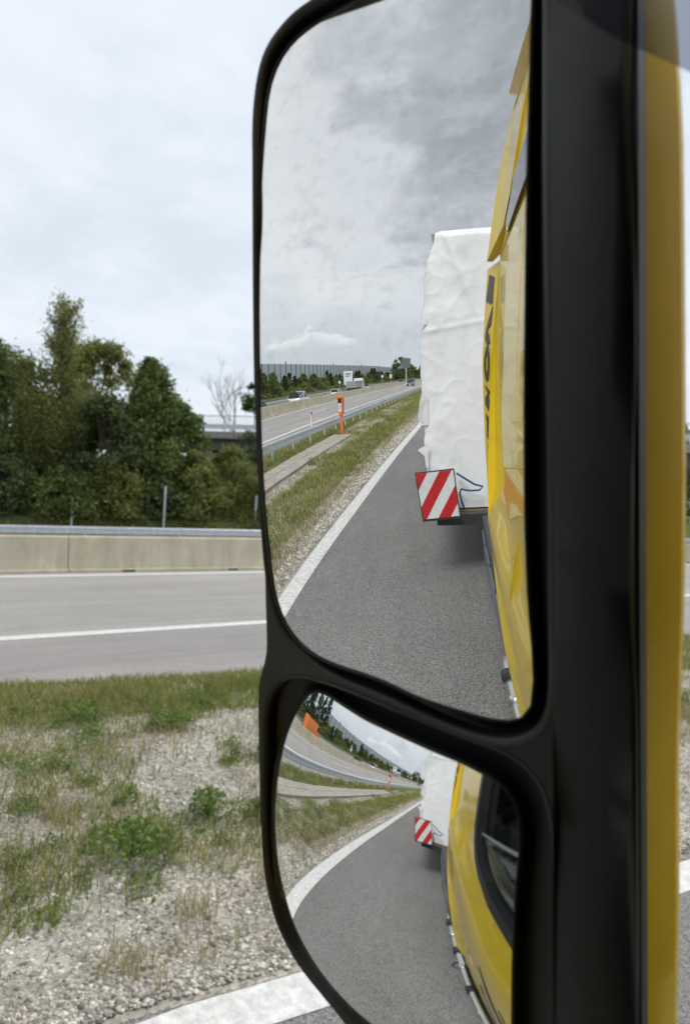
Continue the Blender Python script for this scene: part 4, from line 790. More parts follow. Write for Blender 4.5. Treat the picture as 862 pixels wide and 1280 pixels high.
GLASS_M=[[-0.0481, 0.2252], [-0.0542, 0.2241], [-0.0606, 0.2231], [-0.067, 0.2221], [-0.0736, 0.221], [-0.0801, 0.2198], [-0.0865, 0.2182], [-0.0926, 0.2162], [-0.0982, 0.2135], [-0.1032, 0.2101], [-0.1073, 0.206], [-0.1106, 0.2012], [-0.1132, 0.196], [-0.1149, 0.1902], [-0.1159, 0.1841], [-0.1164, 0.1778], [-0.1166, 0.1713], [-0.1167, 0.1648], [-0.1166, 0.1584], [-0.1166, 0.1519], [-0.1166, 0.1454], [-0.1165, 0.1389], [-0.1164, 0.1325], [-0.1162, 0.126], [-0.116, 0.1195], [-0.1157, 0.113], [-0.1154, 0.1065], [-0.1151, 0.1001], [-0.1149, 0.0936], [-0.1146, 0.0872], [-0.1143, 0.0807], [-0.1141, 0.0743], [-0.1139, 0.0678], [-0.1137, 0.0614], [-0.1135, 0.055], [-0.1133, 0.0485], [-0.1132, 0.0421], [-0.113, 0.0356], [-0.1127, 0.0292], [-0.1125, 0.0227], [-0.1123, 0.0163], [-0.1121, 0.0098], [-0.1119, 0.0033], [-0.1117, -0.0032], [-0.1115, -0.0096], [-0.1114, -0.0162], [-0.1113, -0.0227], [-0.1112, -0.0292], [-0.111, -0.0358], [-0.1109, -0.0423], [-0.1108, -0.0489], [-0.1106, -0.0555], [-0.1103, -0.0621], [-0.1101, -0.0688], [-0.1098, -0.0754], [-0.1095, -0.0821], [-0.1092, -0.0888], [-0.1089, -0.0955], [-0.1084, -0.1022], [-0.1079, -0.1089], [-0.1074, -0.1156], [-0.1069, -0.1224], [-0.1064, -0.1292], [-0.1059, -0.136], [-0.1054, -0.1429], [-0.1047, -0.1497], [-0.1036, -0.1565], [-0.102, -0.1631], [-0.0997, -0.1694], [-0.0966, -0.1754], [-0.0927, -0.1808], [-0.088, -0.1857], [-0.0825, -0.1899], [-0.0763, -0.1933], [-0.0695, -0.1959], [-0.0623, -0.1977], [-0.0548, -0.1988], [-0.0473, -0.1997], [-0.0399, -0.2004], [-0.0326, -0.201], [-0.0255, -0.2018], [-0.0186, -0.2027], [-0.012, -0.204], [-0.0057, -0.2055], [0.0005, -0.2072], [0.0067, -0.2086], [0.013, -0.2096], [0.0193, -0.2104], [0.0256, -0.2111], [0.0317, -0.2116], [0.0378, -0.2121], [0.0439, -0.2126], [0.0498, -0.213], [0.0557, -0.2132], [0.0616, -0.213], [0.0674, -0.2121], [0.073, -0.2102], [0.0776, -0.2067], [0.0807, -0.2018], [0.0822, -0.196], [0.0827, -0.19], [0.0829, -0.1841], [0.0829, -0.1782], [0.0827, -0.1723], [0.0824, -0.1666], [0.082, -0.1609], [0.0814, -0.1552], [0.0809, -0.1496], [0.0804, -0.144], [0.08, -0.1384], [0.0796, -0.1329], [0.0793, -0.1273], [0.079, -0.1218], [0.0788, -0.1162], [0.0785, -0.1108], [0.0783, -0.1053], [0.078, -0.0998], [0.0778, -0.0944], [0.0776, -0.089], [0.0774, -0.0836], [0.0772, -0.0783], [0.0771, -0.0729], [0.0769, -0.0676], [0.0768, -0.0623], [0.0766, -0.057], [0.0765, -0.0517], [0.0763, -0.0465], [0.0762, -0.0412], [0.076, -0.036], [0.0758, -0.0308], [0.0757, -0.0256], [0.0755, -0.0204], [0.0754, -0.0152], [0.0752, -0.0101], [0.075, -0.0049], [0.0749, 0.0002], [0.0747, 0.0054], [0.0746, 0.0105], [0.0744, 0.0156], [0.0742, 0.0207], [0.0741, 0.0259], [0.0739, 0.031], [0.0737, 0.0361], [0.0735, 0.0412], [0.0733, 0.0463], [0.0731, 0.0513], [0.0729, 0.0564], [0.0727, 0.0615], [0.0725, 0.0666], [0.0722, 0.0717], [0.072, 0.0768], [0.0718, 0.0819], [0.0715, 0.087], [0.0712, 0.0921], [0.071, 0.0972], [0.0707, 0.1024], [0.0705, 0.1075], [0.0703, 0.1126], [0.0701, 0.1177], [0.0698, 0.1229], [0.0696, 0.128], [0.0694, 0.1332], [0.0691, 0.1383], [0.0688, 0.1435], [0.0686, 0.1487], [0.0683, 0.1539], [0.068, 0.1591], [0.0677, 0.1643], [0.0674, 0.1696], [0.0671, 0.1749], [0.0668, 0.1802], [0.0665, 0.1855], [0.0661, 0.1908], [0.0658, 0.1962], [0.0654, 0.2015], [0.0651, 0.2069], [0.0646, 0.2124], [0.0639, 0.218], [0.0626, 0.2236], [0.0604, 0.2292], [0.057, 0.2345], [0.0523, 0.2389], [0.0469, 0.2423], [0.0413, 0.2446], [0.0357, 0.2456], [0.0304, 0.2458], [0.0252, 0.2452], [0.0201, 0.2444], [0.0151, 0.2433], [0.0101, 0.2421], [0.0051, 0.2407], [0.0001, 0.2391], [-0.0048, 0.2374], [-0.0097, 0.2356], [-0.0147, 0.2338], [-0.0198, 0.232], [-0.0251, 0.2304], [-0.0306, 0.2289], [-0.0363, 0.2276], [-0.0421, 0.2264]]
GLASS_W=[[-0.1018, 0.0871], [-0.109, 0.0822], [-0.1141, 0.0756], [-0.1181, 0.0684], [-0.1216, 0.0611], [-0.1248, 0.0536], [-0.1276, 0.046], [-0.13, 0.0384], [-0.1319, 0.0307], [-0.1331, 0.0231], [-0.1335, 0.0156], [-0.1334, 0.0083], [-0.133, 0.0011], [-0.1324, -0.0062], [-0.1319, -0.0136], [-0.1313, -0.0209], [-0.1306, -0.0283], [-0.1301, -0.0358], [-0.1296, -0.0435], [-0.1293, -0.0512], [-0.129, -0.0592], [-0.1288, -0.0672], [-0.1284, -0.0753], [-0.1273, -0.083], [-0.1251, -0.09], [-0.1222, -0.0964], [-0.1188, -0.1024], [-0.1149, -0.108], [-0.1104, -0.113], [-0.1059, -0.118], [-0.1017, -0.1232], [-0.0973, -0.1281], [-0.0917, -0.1317], [-0.0848, -0.1338], [-0.0778, -0.1355], [-0.0712, -0.1377], [-0.0652, -0.1402], [-0.0594, -0.1431], [-0.0539, -0.1462], [-0.0488, -0.1496], [-0.0436, -0.1529], [-0.0379, -0.1553], [-0.0314, -0.1565], [-0.0244, -0.1566], [-0.017, -0.1558], [-0.0094, -0.1542], [-0.0015, -0.1516], [0.0065, -0.1482], [0.0143, -0.1445], [0.022, -0.1406], [0.0293, -0.1368], [0.0364, -0.1331], [0.0433, -0.1296], [0.0499, -0.1262], [0.0563, -0.1225], [0.0624, -0.1178], [0.0673, -0.1117], [0.0701, -0.1044], [0.0714, -0.0967], [0.0719, -0.0893], [0.0723, -0.0822], [0.0725, -0.0752], [0.0727, -0.0685], [0.0728, -0.0619], [0.0729, -0.0554], [0.0729, -0.0491], [0.0729, -0.0429], [0.0728, -0.0368], [0.0727, -0.0308], [0.0727, -0.0248], [0.0726, -0.019], [0.0725, -0.0131], [0.0724, -0.0074], [0.0723, -0.0017], [0.0721, 0.0039], [0.072, 0.0095], [0.0719, 0.0151], [0.0718, 0.0206], [0.0718, 0.0262], [0.0717, 0.0316], [0.0715, 0.0371], [0.0711, 0.0424], [0.0701, 0.0476], [0.0687, 0.0527], [0.0665, 0.0573], [0.0634, 0.0615], [0.0596, 0.065], [0.055, 0.0677], [0.05, 0.0698], [0.0446, 0.0714], [0.039, 0.0728], [0.0332, 0.074], [0.0272, 0.075], [0.0211, 0.0757], [0.0148, 0.0765], [0.0084, 0.0772], [0.0018, 0.0781], [-0.005, 0.0789], [-0.0119, 0.0797], [-0.0191, 0.0805], [-0.0265, 0.0813], [-0.0341, 0.082], [-0.0415, 0.0827], [-0.0483, 0.0836], [-0.0557, 0.0847], [-0.0641, 0.086], [-0.0731, 0.0873], [-0.0827, 0.0885], [-0.0926, 0.0889]]
PANEL=[[0.1998, 0.1429], [0.212, -0.073], [0.2127, -0.2872], [0.2233, -0.4977], [0.2666, -0.4717], [0.2565, -0.2757], [0.2525, -0.0768], [0.2405, 0.1247]]; PA0=0.1998; PA1=0.2666
# ================================================================== THE TRUCK (its left side is x = -0.2; the picture is taken from its window)
def side_base(z):
    zs = [.6, .95, 1.1, 1.4, 1.7, 1.96, 1.975, 2.07, 2.14, 2.9, 3.2, 3.5, 3.8, 4.2]
    xs = [-.10, -.12, -.140, -.180, -.212, -.233, -.2325, -.203, -.2, -.2, -.197, -.185, -.16, -.05]
    return float(np.interp(z, zs, xs))
def side_x(y, z):
    zc = float(np.interp(y, [-1.2, -.6, .15, .5], [.13, .10, -.03, -.05])); k = z-zc*(1 if 1.5 < z < 2.4 else 0)
    t = max(0., y-.02); return side_base(k)+.55*t*t+1.1*max(0., y-.42)**2*1.5
def side_fn(off=0.):
    def f(y, z):
        e = .004; dy = (side_x(y+e, z)-side_x(y-e, z))/(2*e); dz = (side_x(y, z+e)-side_x(y, z-e))/(2*e)
        n = Vector((-1, dy, dz)).normalized(); p = Vector((side_x(y, z), y, z))+n*off; return p, n
    return f
def fair_x(y, z):
    return float(np.interp(z, [1.0, 1.5, 2.0, 2.3, 2.55, 2.85, 3.25, 3.5, 3.8], [-.17, -.21, -.215, -.226, -.236, -.230, -.230, -.20, -.15]))+.36*max(-.02, y+.93)
def fair_fn(off=0.):
    def f(y, z):
        e = .004; dy = (fair_x(y+e, z)-fair_x(y-e, z))/(2*e); dz = (fair_x(y, z+e)-fair_x(y, z-e))/(2*e)
        n = Vector((-1, dy, dz)).normalized(); return Vector((fair_x(y, z), y, z))+n*off, n
    return f
truck = empty('truck', (0, 0, 0), label='yellow truck cab with black twin mirror housing filling the right of the picture', cat='truck')
WIN = [(-.10, 2.80), (-.128, 2.6), (-.138, 2.40), (-.142, 2.20), (-.125, 2.15), (-.095, 2.115), (-.05, 2.09), (.05, 2.058), (.16, 2.036), (.36, 2.01), (.395, 2.03), (.40, 2.07), (.385, 2.3), (.345, 2.6), (.29, 2.80), (.26, 2.825), (-.07, 2.83)]
def inset(P, d):
    P = [Vector(p) for p in P]; n = len(P); o = []; ar = sum(P[i].x*P[(i+1) % n].y-P[(i+1) % n].x*P[i].y for i in range(n)); s = 1 if ar > 0 else -1
    for i in range(n):
        a = (P[i]-P[i-1]).normalized(); b = (P[(i+1) % n]-P[i]).normalized(); na = Vector((-a.y, a.x))*s; nb_ = Vector((-b.y, b.x))*s; m = (na+nb_).normalized(); o.append(tuple(P[i]+m*d/max(.5, m.dot(na))))
    return o
DOOR = [(-.297, 2.84), (-.30, 2.3), (-.298, 2.20), (-.315, 2.05), (-.34, 1.6), (-.34, 1.0), (.46, 1.0), (.46, 2.2), (.43, 2.6), (.385, 2.84)]
door = sheet('door', DOOR, [WIN], side_fn(), M['yellow'], truck, th=.03, step=.03)
sheet('window_seal', WIN, [inset(WIN, .030)], side_fn(.004), M['rubber'], door, th=.03, step=0)
sheet('door_lining', [(y*.98, z) for y, z in DOOR], [inset(WIN, .012)], side_fn(-.035), M['lining'], door, th=.02, step=.06)
GL = [(-.115, 2.185), (-.105, 2.14), (-.05, 2.11), (.05, 2.08), (.36, 2.035), (.375, 2.185)]
sheet('window_glass', GL, [], side_fn(-.012), M['glass'], door, th=.005, step=.05)
sheet('glass_edge', [(-.115, 2.183), (.375, 2.183), (.375, 2.190), (-.115, 2.190)], [], side_fn(-.011), mat('glass_edge', (.30, .36, .34), .2), door, th=.006, step=0)
sheet('wind_deflector', [(-.12, 2.70), (.05, 2.672), (.25, 2.638), (.335, 2.628), (.31, 2.78), (.27, 2.835), (-.08, 2.84)], [], side_fn(.018), M['tint'], door, th=.003, step=.03)
# lettering on the door (dark swoosh and lettering low on the door)
for k, pl in enumerate(([(.03, 1.87), (.06, 1.82), (.09, 1.76), (.15, 1.66), (.12, 1.64), (.06, 1.72), (.035, 1.80)], [(.12, 1.81), (.145, 1.76), (.18, 1.70), (.21, 1.58), (.15, 1.67)], [(-.07, 1.68), (-.02, 1.58), (.06, 1.46), (.12, 1.36), (.08, 1.36), (-.05, 1.52), (-.10, 1.62)])):
    sheet('lettering', pl, [], side_fn(.0025), M['decal'], door, th=.002, step=.04)
sheet('side_panel', [(-.305, 2.84), (-.308, 2.3), (-.306, 2.2), (-.323, 2.05), (-.348, 1.6), (-.348, 1.0), (-.82, 1.0), (-.832, 1.1), (-.83, 2.84)], [], side_fn(), M['yellow'], truck, th=.03, step=.045)
sheet('upper_side_panel', [(-.84, 2.848), (.38, 2.848), (.30, 3.22), (-.80, 3.30)], [], side_fn(), M['yellow'], truck, th=.03, step=.06)
sheet('upper_side_window', [(-.75, 2.965), (-.20, 2.995), (-.16, 2.87), (-.60, 2.855)], [], side_fn(.006), M['carglass'], truck, th=.006, step=.06)
sheet('pillar_blackout', [(.395, 2.84), (.44, 2.6), (.468, 2.2), (.468, 1.9), (.56, 1.9), (.56, 2.2), (.52, 2.6), (.47, 2.84)], [], side_fn(.003), M['black'], truck, th=.03, step=.04)  # black facing added over the pillar to darken the mirror cover's reflection
sheet('upper_lining', [(-.80, 2.84), (.40, 2.84), (.32, 3.16), (-.78, 3.18)], [], side_fn(-.036), M['lining'], truck, th=.01, step=.1)
sheet('side_lining', [(-.31, 2.84), (-.315, 1.2), (-.80, 1.2), (-.81, 2.84)], [], side_fn(-.036), M['lining'], truck, th=.01, step=.1)
sheet('corner_panel', [(.475, 2.84), (.525, 2.6), (.565, 2.2), (.565, 1.895), (.468, 1.895), (.468, 1.0), (.98, 1.0), (.98, 1.95), (.80, 2.84)], [], side_fn(), M['yellow'], truck, th=.04, step=.05)
fa = sheet('side_fairing', [(-.825, 2.845), (-.82, 2.5), (-.825, 2.1), (-.83, 1.1), (-.94, 1.1), (-.935, 1.7), (-.93, 2.2), (-.93, 2.835)], [], fair_fn(), M['yellow'], truck, th=.02, step=.03)
uf = sheet('upper_fairing', [(-.70, 2.90), (-.60, 2.94), (-.46, 3.27), (-.87, 3.305), (-.93, 2.86)], [], lambda y, z: (fair_fn(.004 if y < -.78 else .004)(y, z) if y < -.85 else (Vector((min(side_x(y, z)-.008, fair_x(y, z)), y, z)), Vector((-1, 0, 0)))), M['yellow'], truck, th=.02, step=.03)
sheet('roof_spoiler', [(-.2, 3.33), (-.80, 3.33), (-.845, 3.352), (-.80, 3.49), (-.76, 3.51), (-.2, 3.62)], [], lambda y, z: (Vector((-.226+(z-3.35)*.17+.02*(y+.84), y, z)), Vector((-1, 0, .17)).normalized()), M['yellow'], truck, th=.03, step=.05)
MB().prism([(-.2, 3.23), (-.74, 3.23), (-.74, 3.46), (-.2, 3.58)], 0, -.17, 2.2).build('roof_spoiler_body', M['yellow'], truck, bevel=.02)
# vertical lettering on the fairing: a block then script letters, dark on yellow
def dec(pl, holes=()): sheet('lettering', pl, list(holes), fair_fn(.0025), M['decal'], fa, th=.002, step=.03)
a, b = -.908, -.872
dec([(a, 2.815), (b, 2.80), (b, 2.72), (a-.0100, 2.735)], [[(a+.0250, 2.79), (b-.0100, 2.785), (b-.0100, 2.765), (a+.0250, 2.77)]])
dec([(b+.0050, 2.715), (b-.0100, 2.69), (a+.0100, 2.665), (a, 2.635), (a, 2.62), (b-.0200, 2.60), (b, 2.605), (b-.0100, 2.63), (b-.0250, 2.645), (b, 2.66)])
ov_ = [(-.890+.019*math.cos(t), 2.545+.055*math.sin(t)) for t in np.linspace(0, 6.0, 18)]; oi_ = [(-.890+.008*math.cos(t), 2.545+.028*math.sin(t)) for t in np.linspace(0, 6.0, 14)]
dec(ov_, [oi_])
dec([(a, 2.48), (b, 2.46), (b-.0150, 2.44), (a+.0300, 2.44), (b-.0100, 2.415), (b-.0150, 2.40), (a, 2.42), (a, 2.44), (a+.0200, 2.455)])
dec([(a, 2.39), (b-.0100, 2.375), (b-.0050, 2.35), (a+.0250, 2.345), (b-.0100, 2.32), (b-.0200, 2.305), (a, 2.32), (a+.0050, 2.36)])
dec([(a+.0050, 2.295), (b-.0150, 2.29), (b-.0100, 2.245), (a+.0150, 2.235), (a+.0100, 2.25), (b-.0300, 2.26), (b-.0300, 2.275), (a+.0050, 2.28)])
dec([(a+.0100, 2.22), (b-.0200, 2.215), (b-.0250, 2.18), (a+.0250, 2.12), (a+.0200, 2.14), (b-.0400, 2.185), (b-.0400, 2.20), (a+.0100, 2.205)])
# black sill, side tube with clamps, tank and chassis
MB().prism([(-.93, .80), (.45, .80), (.45, 1.0), (-.93, 1.1)], 0, -.115, .1).build('sill', M['chassis'], truck)
tb = MB().tube([(-.15, -1.75, .86), (-.16, -1.6, .90), (-.165, .3, .93)], .038, 14).build('side_tube', M['steel'], truck, smooth=True)
for y in (-1.55, -1.1, -.65, -.2): MB().tube([(-.165, y, .912), (-.165, y+.05, .913)], .048, 12).build('clamp', M['chassis'], tb, smooth=True)
for y in (-1.32, -.88, -.42): MB().tube([(-.165, y, .912), (-.165, y+.03, .912)], .045, 12).build('clamp', M['steel'], tb, smooth=True)
MB().tube([(-.18, -1.0, .86), (-.23, -1.02, .80), (-.25, -1.06, .72), (-.22, -1.1, .66), (-.18, -1.06, .70)], .006, 6).build('hanging_cable', M['rubber'], truck)
tk2 = MB().box(-.13, .5, -3.9, -1.9, .55, 1.12).build('side_box', M['chassis'], truck, bevel=.03)
for i in range(4): MB().box(-.142, -.128, -2.35-i*.46, -1.97-i*.46, .68, 1.02).build('side_box_panel', mat('box_panel', (.20, .24, .30), .25, .6), tk2, bevel=.006)
MB().box(.55, 1.55, -5.6, .9, .75, 1.05).build('chassis_frame', M['chassis'], truck)
MB().box(-.06, 2.16, -.83, .95, 1.15, 1.38).build('cab_floor', M['chassis'], truck)
sheet('rear_wall', [(0, 1.3), (2.1, 1.3), (2.1, 3.2), (0, 3.2)], [], lambda x, z: (Vector((x, -.84, z)), Vector((0, 1, 0))), M['yellow'], truck, th=.05, step=.4)
MB().box(-.165, 2.27, -.835, -.80, 1.3, 3.2).build('rear_lining', M['lining'], truck)
MB().box(-.13, 2.23, -.82, .62, 3.19, 3.23).build('roof', M['yellow'], truck, bevel=.02)
MB().box(-.14, 2.24, -.80, .62, 3.13, 3.18).build('headliner', M['lining'], truck)
MB().box(2.26, 2.30, -1.0, 1.0, 1.1, 2.05).build('right_door', M['yellow'], truck); MB().box(2.26, 2.30, -.8, -.3, 2.06, 3.2).build('right_side_panel', M['yellow'], truck)
MB().box(2.26, 2.30, -.29, 1.0, 2.85, 3.2).build('right_upper_panel', M['yellow'], truck)
MB().box(2.22, 2.255, -.8, .9, 1.3, 2.05).build('right_door_lining', M['lining'], truck)
MB().box(2.22, 2.255, -.8, -.3, 2.051, 3.12).build('right_rear_lining', M['lining'], truck)
MB().box(2.27, 2.285, -.29, .95, 2.06, 2.84).build('right_window', M['glass'], truck)
cu = MB(); cu.add([(2.20+.015*math.sin(i*1.9), -.8+i*.05, z) for z in (2.06, 3.1) for i in range(35)], [(i, i+1, 36+i, 35+i) for i in range(34)]); cu.build('light_blocker', M['lining'], truck, smooth=True)  # unseen cloth added to block sky light coming through the right window
MB().prism([(.25, 1.0), (1.85, 1.0), (1.85, 1.95), (.25, 1.95)], 1, .98, 1.06).build('front_panel', M['yellow'], truck, bevel=.02)
MB().prism([(.95, 1.96), (1.0, 1.96), (.70, 2.95), (.65, 2.95)], 0, .22, 2.24).build('windscreen', M['glass'], truck)
MB().prism([(.55, 2.96), (.72, 2.96), (.62, 3.2), (.3, 3.22)], 0, -.05, 2.24).build('front_roof_panel', M['yellow'], truck)
MB().prism([(.45, 1.5), (.96, 1.5), (.96, 1.93), (.80, 1.98), (.55, 1.90), (.48, 1.75)], 0, .0, 2.24).build('dashboard', M['lining'], truck, bevel=.02)
sw = MB(); cpt = Vector((.52, .33, 1.93)); q = [cpt+Vector((.22*math.cos(t), .22*math.sin(t)*.75, .22*math.sin(t)*.66)) for t in np.linspace(0, 6.283, 33)]
sw.tube(q, .016, 8, cap=False)
for t in (0, 3.14159, -1.57): sw.tube([cpt, cpt+Vector((.22*math.cos(t), .165*math.sin(t), .145*math.sin(t)))], .014, 6)
sw.tube([cpt, cpt+Vector((0, .22, -.25))], .03, 8); sw.build('steering_wheel', M['black'], truck, smooth=True)
st = empty('driver_seat', (0, 0, 0)); st.parent = truck
MB().box(.28, .78, -.52, -.02, 1.62, 1.80).build('seat_cushion', M['seat'], st, bevel=.05, smooth=True)
MB().prism([(-.55, 1.74), (-.42, 1.74), (-.54, 2.42), (-.64, 2.40)], 0, .29, .77).build('backrest', M['seat'], st, bevel=.04, smooth=True)
MB().prism([(-.60, 2.45), (-.53, 2.45), (-.56, 2.66), (-.63, 2.66)], 0, .41, .65).build('headrest', M['seat'], st, bevel=.03, smooth=True)
MB().box(.34, .72, -.45, -.1, 1.38, 1.62).build('seat_base', M['chassis'], st)
for x0, y0, nm in ((-.14, .62, 'front_wheel'), (-.10, -2.9, 'rear_wheel'), (-.10, -4.3, 'rear_wheel')):
    for sgn, xx in ((1, x0), (-1, 2.28-x0-.35)):
        if abs(xx-x0) < 1e-6: pass
        wv = MB().tube([(xx+.02, y0, .5), (xx+.05, y0, .5), (xx+.33, y0, .5), (xx+.35, y0, .5)], [.46, .5, .5, .46], 28).build(nm, M['tyre'], truck, smooth=True)
        MB().tube([(xx+.01, y0, .5), (xx+.08, y0, .5)], [.28, .25], 20).build('rim', M['steel'], wv)

# ---- mirror unit
def basis(n):
    n = Vector(n).normalized(); u = Vector((0, 0, 1)).cross(n).normalized(); return u, n.cross(u), n
Hu, Hv, Hn = basis(H_N); Ho = Vector(H_ORG)
def hp(a, b, c=0.):
    t = min(max(b/.17, 0), 1); s1 = min(max((b+.12)/.22, 0), 1); s2 = min(max((-.15-b)/.15, 0), 1); ex = min(max(1-a/.1, 0), 1)*(.007*s1*s1*(3-2*s1)+.0105*s2*s2*(3-2*s2))
    return Ho+Hu*a+Hv*b+Hn*(c-ex-.019*t*t*(3-2*t)-.0145*math.exp(-((b+.325)/.085)**2))
def resamp(P, c, n):
    """radial resample of closed outline P about centre c"""
    P = np.array(P)-np.array(c); out = []
    for k in range(n):
        t = 2*math.pi*k/n; d = np.array([math.cos(t), math.sin(t)]); best = 0
        for i in range(len(P)):
            a, b = P[i], P[(i+1) % len(P)]; e = b-a; det = d[0]*(-e[1])+e[0]*d[1]
            if abs(det) < 1e-12: continue
            r = (a[0]*(-e[1])+e[0]*a[1])/det; s = (d[0]*a[1]-d[1]*a[0])/det
            if r > 0 and -1e-9 <= s <= 1+1e-9: best = max(best, r)
        out.append((c[0]+d[0]*best, c[1]+d[1]*best))
    return out
def smooth_loop(P, it=2):
    P = np.array(P)
    for _ in range(it): P = .25*np.roll(P, 1, 0)+.5*P+.25*np.roll(P, -1, 0)
    return [tuple(p) for p in P]
OUTL = [tuple(p) for p in catmull(OUTLINE, 1)]
NS = 180
cm = tuple(np.mean(HOLE_M, 0)); cw = tuple(np.mean(HOLE_W, 0))
hm = resamp([tuple(p) for p in catmull(HOLE_M, 2)], cm, NS); hw = resamp([tuple(p) for p in catmull(HOLE_W, 2)], cw, NS)
housing_verts = []; MBH = MB()
def bend(a, b):   # the frame's face falls away gently towards its outer edge
    return 0.
# frame face (black), with rounded lips into the two openings
def grow(P, c, d):
    o = []; n = len(P)
    for i in range(n):
        a = Vector(P[i-1]); b = Vector(P[(i+1) % n]); t = (b-a).normalized(); o.append((P[i][0]+t.y*d, P[i][1]-t.x*d))
    return o
LIP = .0045
hmo, hwo = grow(hm, cm, LIP), grow(hw, cw, LIP)
# keep the widened openings inside the outline
def clampin(P, Q):
    o = []
    for p, q in zip(P, Q): o.append(p if inside(p, OUTI) else (q if inside(q, OUTI) else q))
    return o
OUTI = grow(OUTL, None, -.004) if inside(grow(OUTL, None, -.004)[0], OUTL) else grow(OUTL, None, .004)
PANEL_A = .103
frame = sheet('mirror_housing', OUTL, [hmo, hwo], lambda a, b: (hp(a, b, 0), Hn), M['black'], truck, th=.004, step=.02, smooth=False)
def ring(loops, m, name, parent, ang=None):
    n = len(loops[0]); V = [tuple(p) for l in loops for p in l]; F = []
    for j in range(len(loops)-1):
        for i in range(n): F.append((j*n+i, j*n+(i+1) % n, (j+1)*n+(i+1) % n, (j+1)*n+i))
    o = MB().add(V, F).build(name, m, parent, smooth=True)
    if ang: o.data.set_sharp_from_angle(angle=ang)
    return o
Mu, Mv, Mn = basis(M_N); Wu, Wv, Wn = basis(W_N)
def sph(org, U, Vv, Nn, Rr, a, b, off=0.): return Vector(org)+U*a+Vv*b-Nn*(Rr-math.sqrt(max(0, Rr*Rr-a*a-b*b)))+Nn*off
def glass_part(name, org, U, Vv, Nn, Rr, outline, parent):
    P = [tuple(p) for p in catmull(outline, 2)]; c = tuple(np.mean(outline, 0)); rim = resamp(P, c, NS); K = 60
    V = [sph(org, U, Vv, Nn, Rr, *c)]; F = []
    for j in range(1, K+1):
        for p in rim: V.append(sph(org, U, Vv, Nn, Rr, c[0]+(p[0]-c[0])*j/K, c[1]+(p[1]-c[1])*j/K))
    for i in range(NS): F.append((0, 1+i, 1+(i+1) % NS))
    for j in range(K-1):
        for i in range(NS): a = 1+j*NS; F.append((a+i, a+NS+i, a+NS+(i+1) % NS, a+(i+1) % NS))
    me = bpy.data.meshes.new(name); me.from_pydata([tuple(v) for v in V], [], F); me.materials.append(M['mirror'])
    for p in me.polygons: p.use_smooth = True
    cen = Vector(org)-Nn*Rr
    me.normals_split_custom_set_from_vertices([tuple((Vector(v)-cen).normalized()) for v in V])
    o = link(name, me, parent)
    # thin dark border and backing
    l0 = [sph(org, U, Vv, Nn, Rr, *p) for p in rim]; l1 = [sph(org, U, Vv, Nn, Rr, *q, .0012) for q in grow(rim, c, .0006)]
    l2 = [sph(org, U, Vv, Nn, Rr, *q, .0005) for q in grow(rim, c, .0022)]; l3 = [sph(org, U, Vv, Nn, Rr, *q, -.012) for q in grow(rim, c, .002)]
    ring([l0, l1, l2, l3], M['rubber'], 'glass_border', parent)
    return rim, c, l3
gm_rim, gm_c, gm_back = glass_part('mirror_glass', M_ORG, Mu, Mv, Mn, M_R, GLASS_M, frame)
bpy.context.view_layer.update()
gw_rim, gw_c, gw_back = glass_part('wide_angle_glass', W_ORG, Wu, Wv, Wn, W_R, GLASS_W, frame)
for o in frame.children:
    if o.name == 'mirror_glass': o['label'] = 'large gently curved main mirror glass'
    if o.name == 'wide_angle_glass': o['label'] = 'smaller strongly curved wide angle mirror glass at the bottom'
def funnel(outer, inner, back, depth, name):
    l = [[hp(*p, .0005) for p in outer]]
    for t in (.25, .5, .75, 1.):
        l.append([hp(o_[0]+(i_[0]-o_[0])*math.sin(t*1.5708), o_[1]+(i_[1]-o_[1])*math.sin(t*1.5708), .0005-LIP*(1-math.cos(t*1.5708))) for o_, i_ in zip(outer, inner)])
    l.append([hp(*p, -.012) for p in inner]); l.append(back)
    return ring(l, M['black'], name, frame)
funnel(hmo, hm, gm_back, .075, 'main_opening_wall'); funnel(hwo, hw, gw_back, .125, 'lower_opening_wall')
# body of the housing behind the face: black side wall then yellow painted cover
def scale_loop(P, k, c): return [(c[0]+(p[0]-c[0])*k, c[1]+(p[1]-c[1])*k) for p in P]
co = tuple(np.mean(OUTL, 0)); co = (co[0], co[1])
l0 = [hp(*p, -.0035) for p in OUTL]; l1 = [hp(*p, -.010) for p in OUTL]
AMX = min(p[0] for p in OUTL if p[0] > .15)+.004 if any(p[0] > .15 for p in OUTL) else max(p[0] for p in OUTL)
AMX = max(p[0] for p in OUTL)
def shell(P, k, c):
    out = []
    for p in P:
        g_ = 1.0 if p[0] < .1 else 0.
        q = scale_loop([p], 1-k, co)[0]
        out.append((q[0] if p[0] < .125 else p[0]-(1-math.cos(min(1, c/.09)*1.2))*.0, q[1] if True else p[1]))
    return out
# black rim band all round, then the cover narrowing to the back
ring([l0, l1], M['black'], 'rim', frame)
lo = [OUTL]
cov = [[hp(*p, -.0102) for p in OUTL]]
for dpt, k, fl in ((.036, .0, .034), (.044, .0, .033), (.055, .015, .026), (.070, .04, .016), (.082, .10, .0), (.096, .22, 0), (.104, .45, 0), (.106, .97, 0)):
    L_ = []
    for p in OUTL:
        q = scale_loop([p], 1-k, co)[0]; wgt = min(1., max(0., (p[0]-AMX+.03)/.025))
        L_.append(hp(q[0]+fl*wgt*float(np.interp(p[1], [-.45, -.15, .2], [.18, .42, .64])), q[1], -dpt))
    cov.append(L_)
cover = ring(cov[:], M['cover'], 'housing_cover', frame, R(16))
# the raised panel strip right of the openings
sheet('housing_panel', [tuple(p) for p in PANEL], [], lambda a, b: (hp(a, b, .0035+.004*math.sin(min(1, max(0, (a-PA0)/(PA1-PA0)))*3.1416)), Hn), M['black'], frame, th=.0033, step=.012)
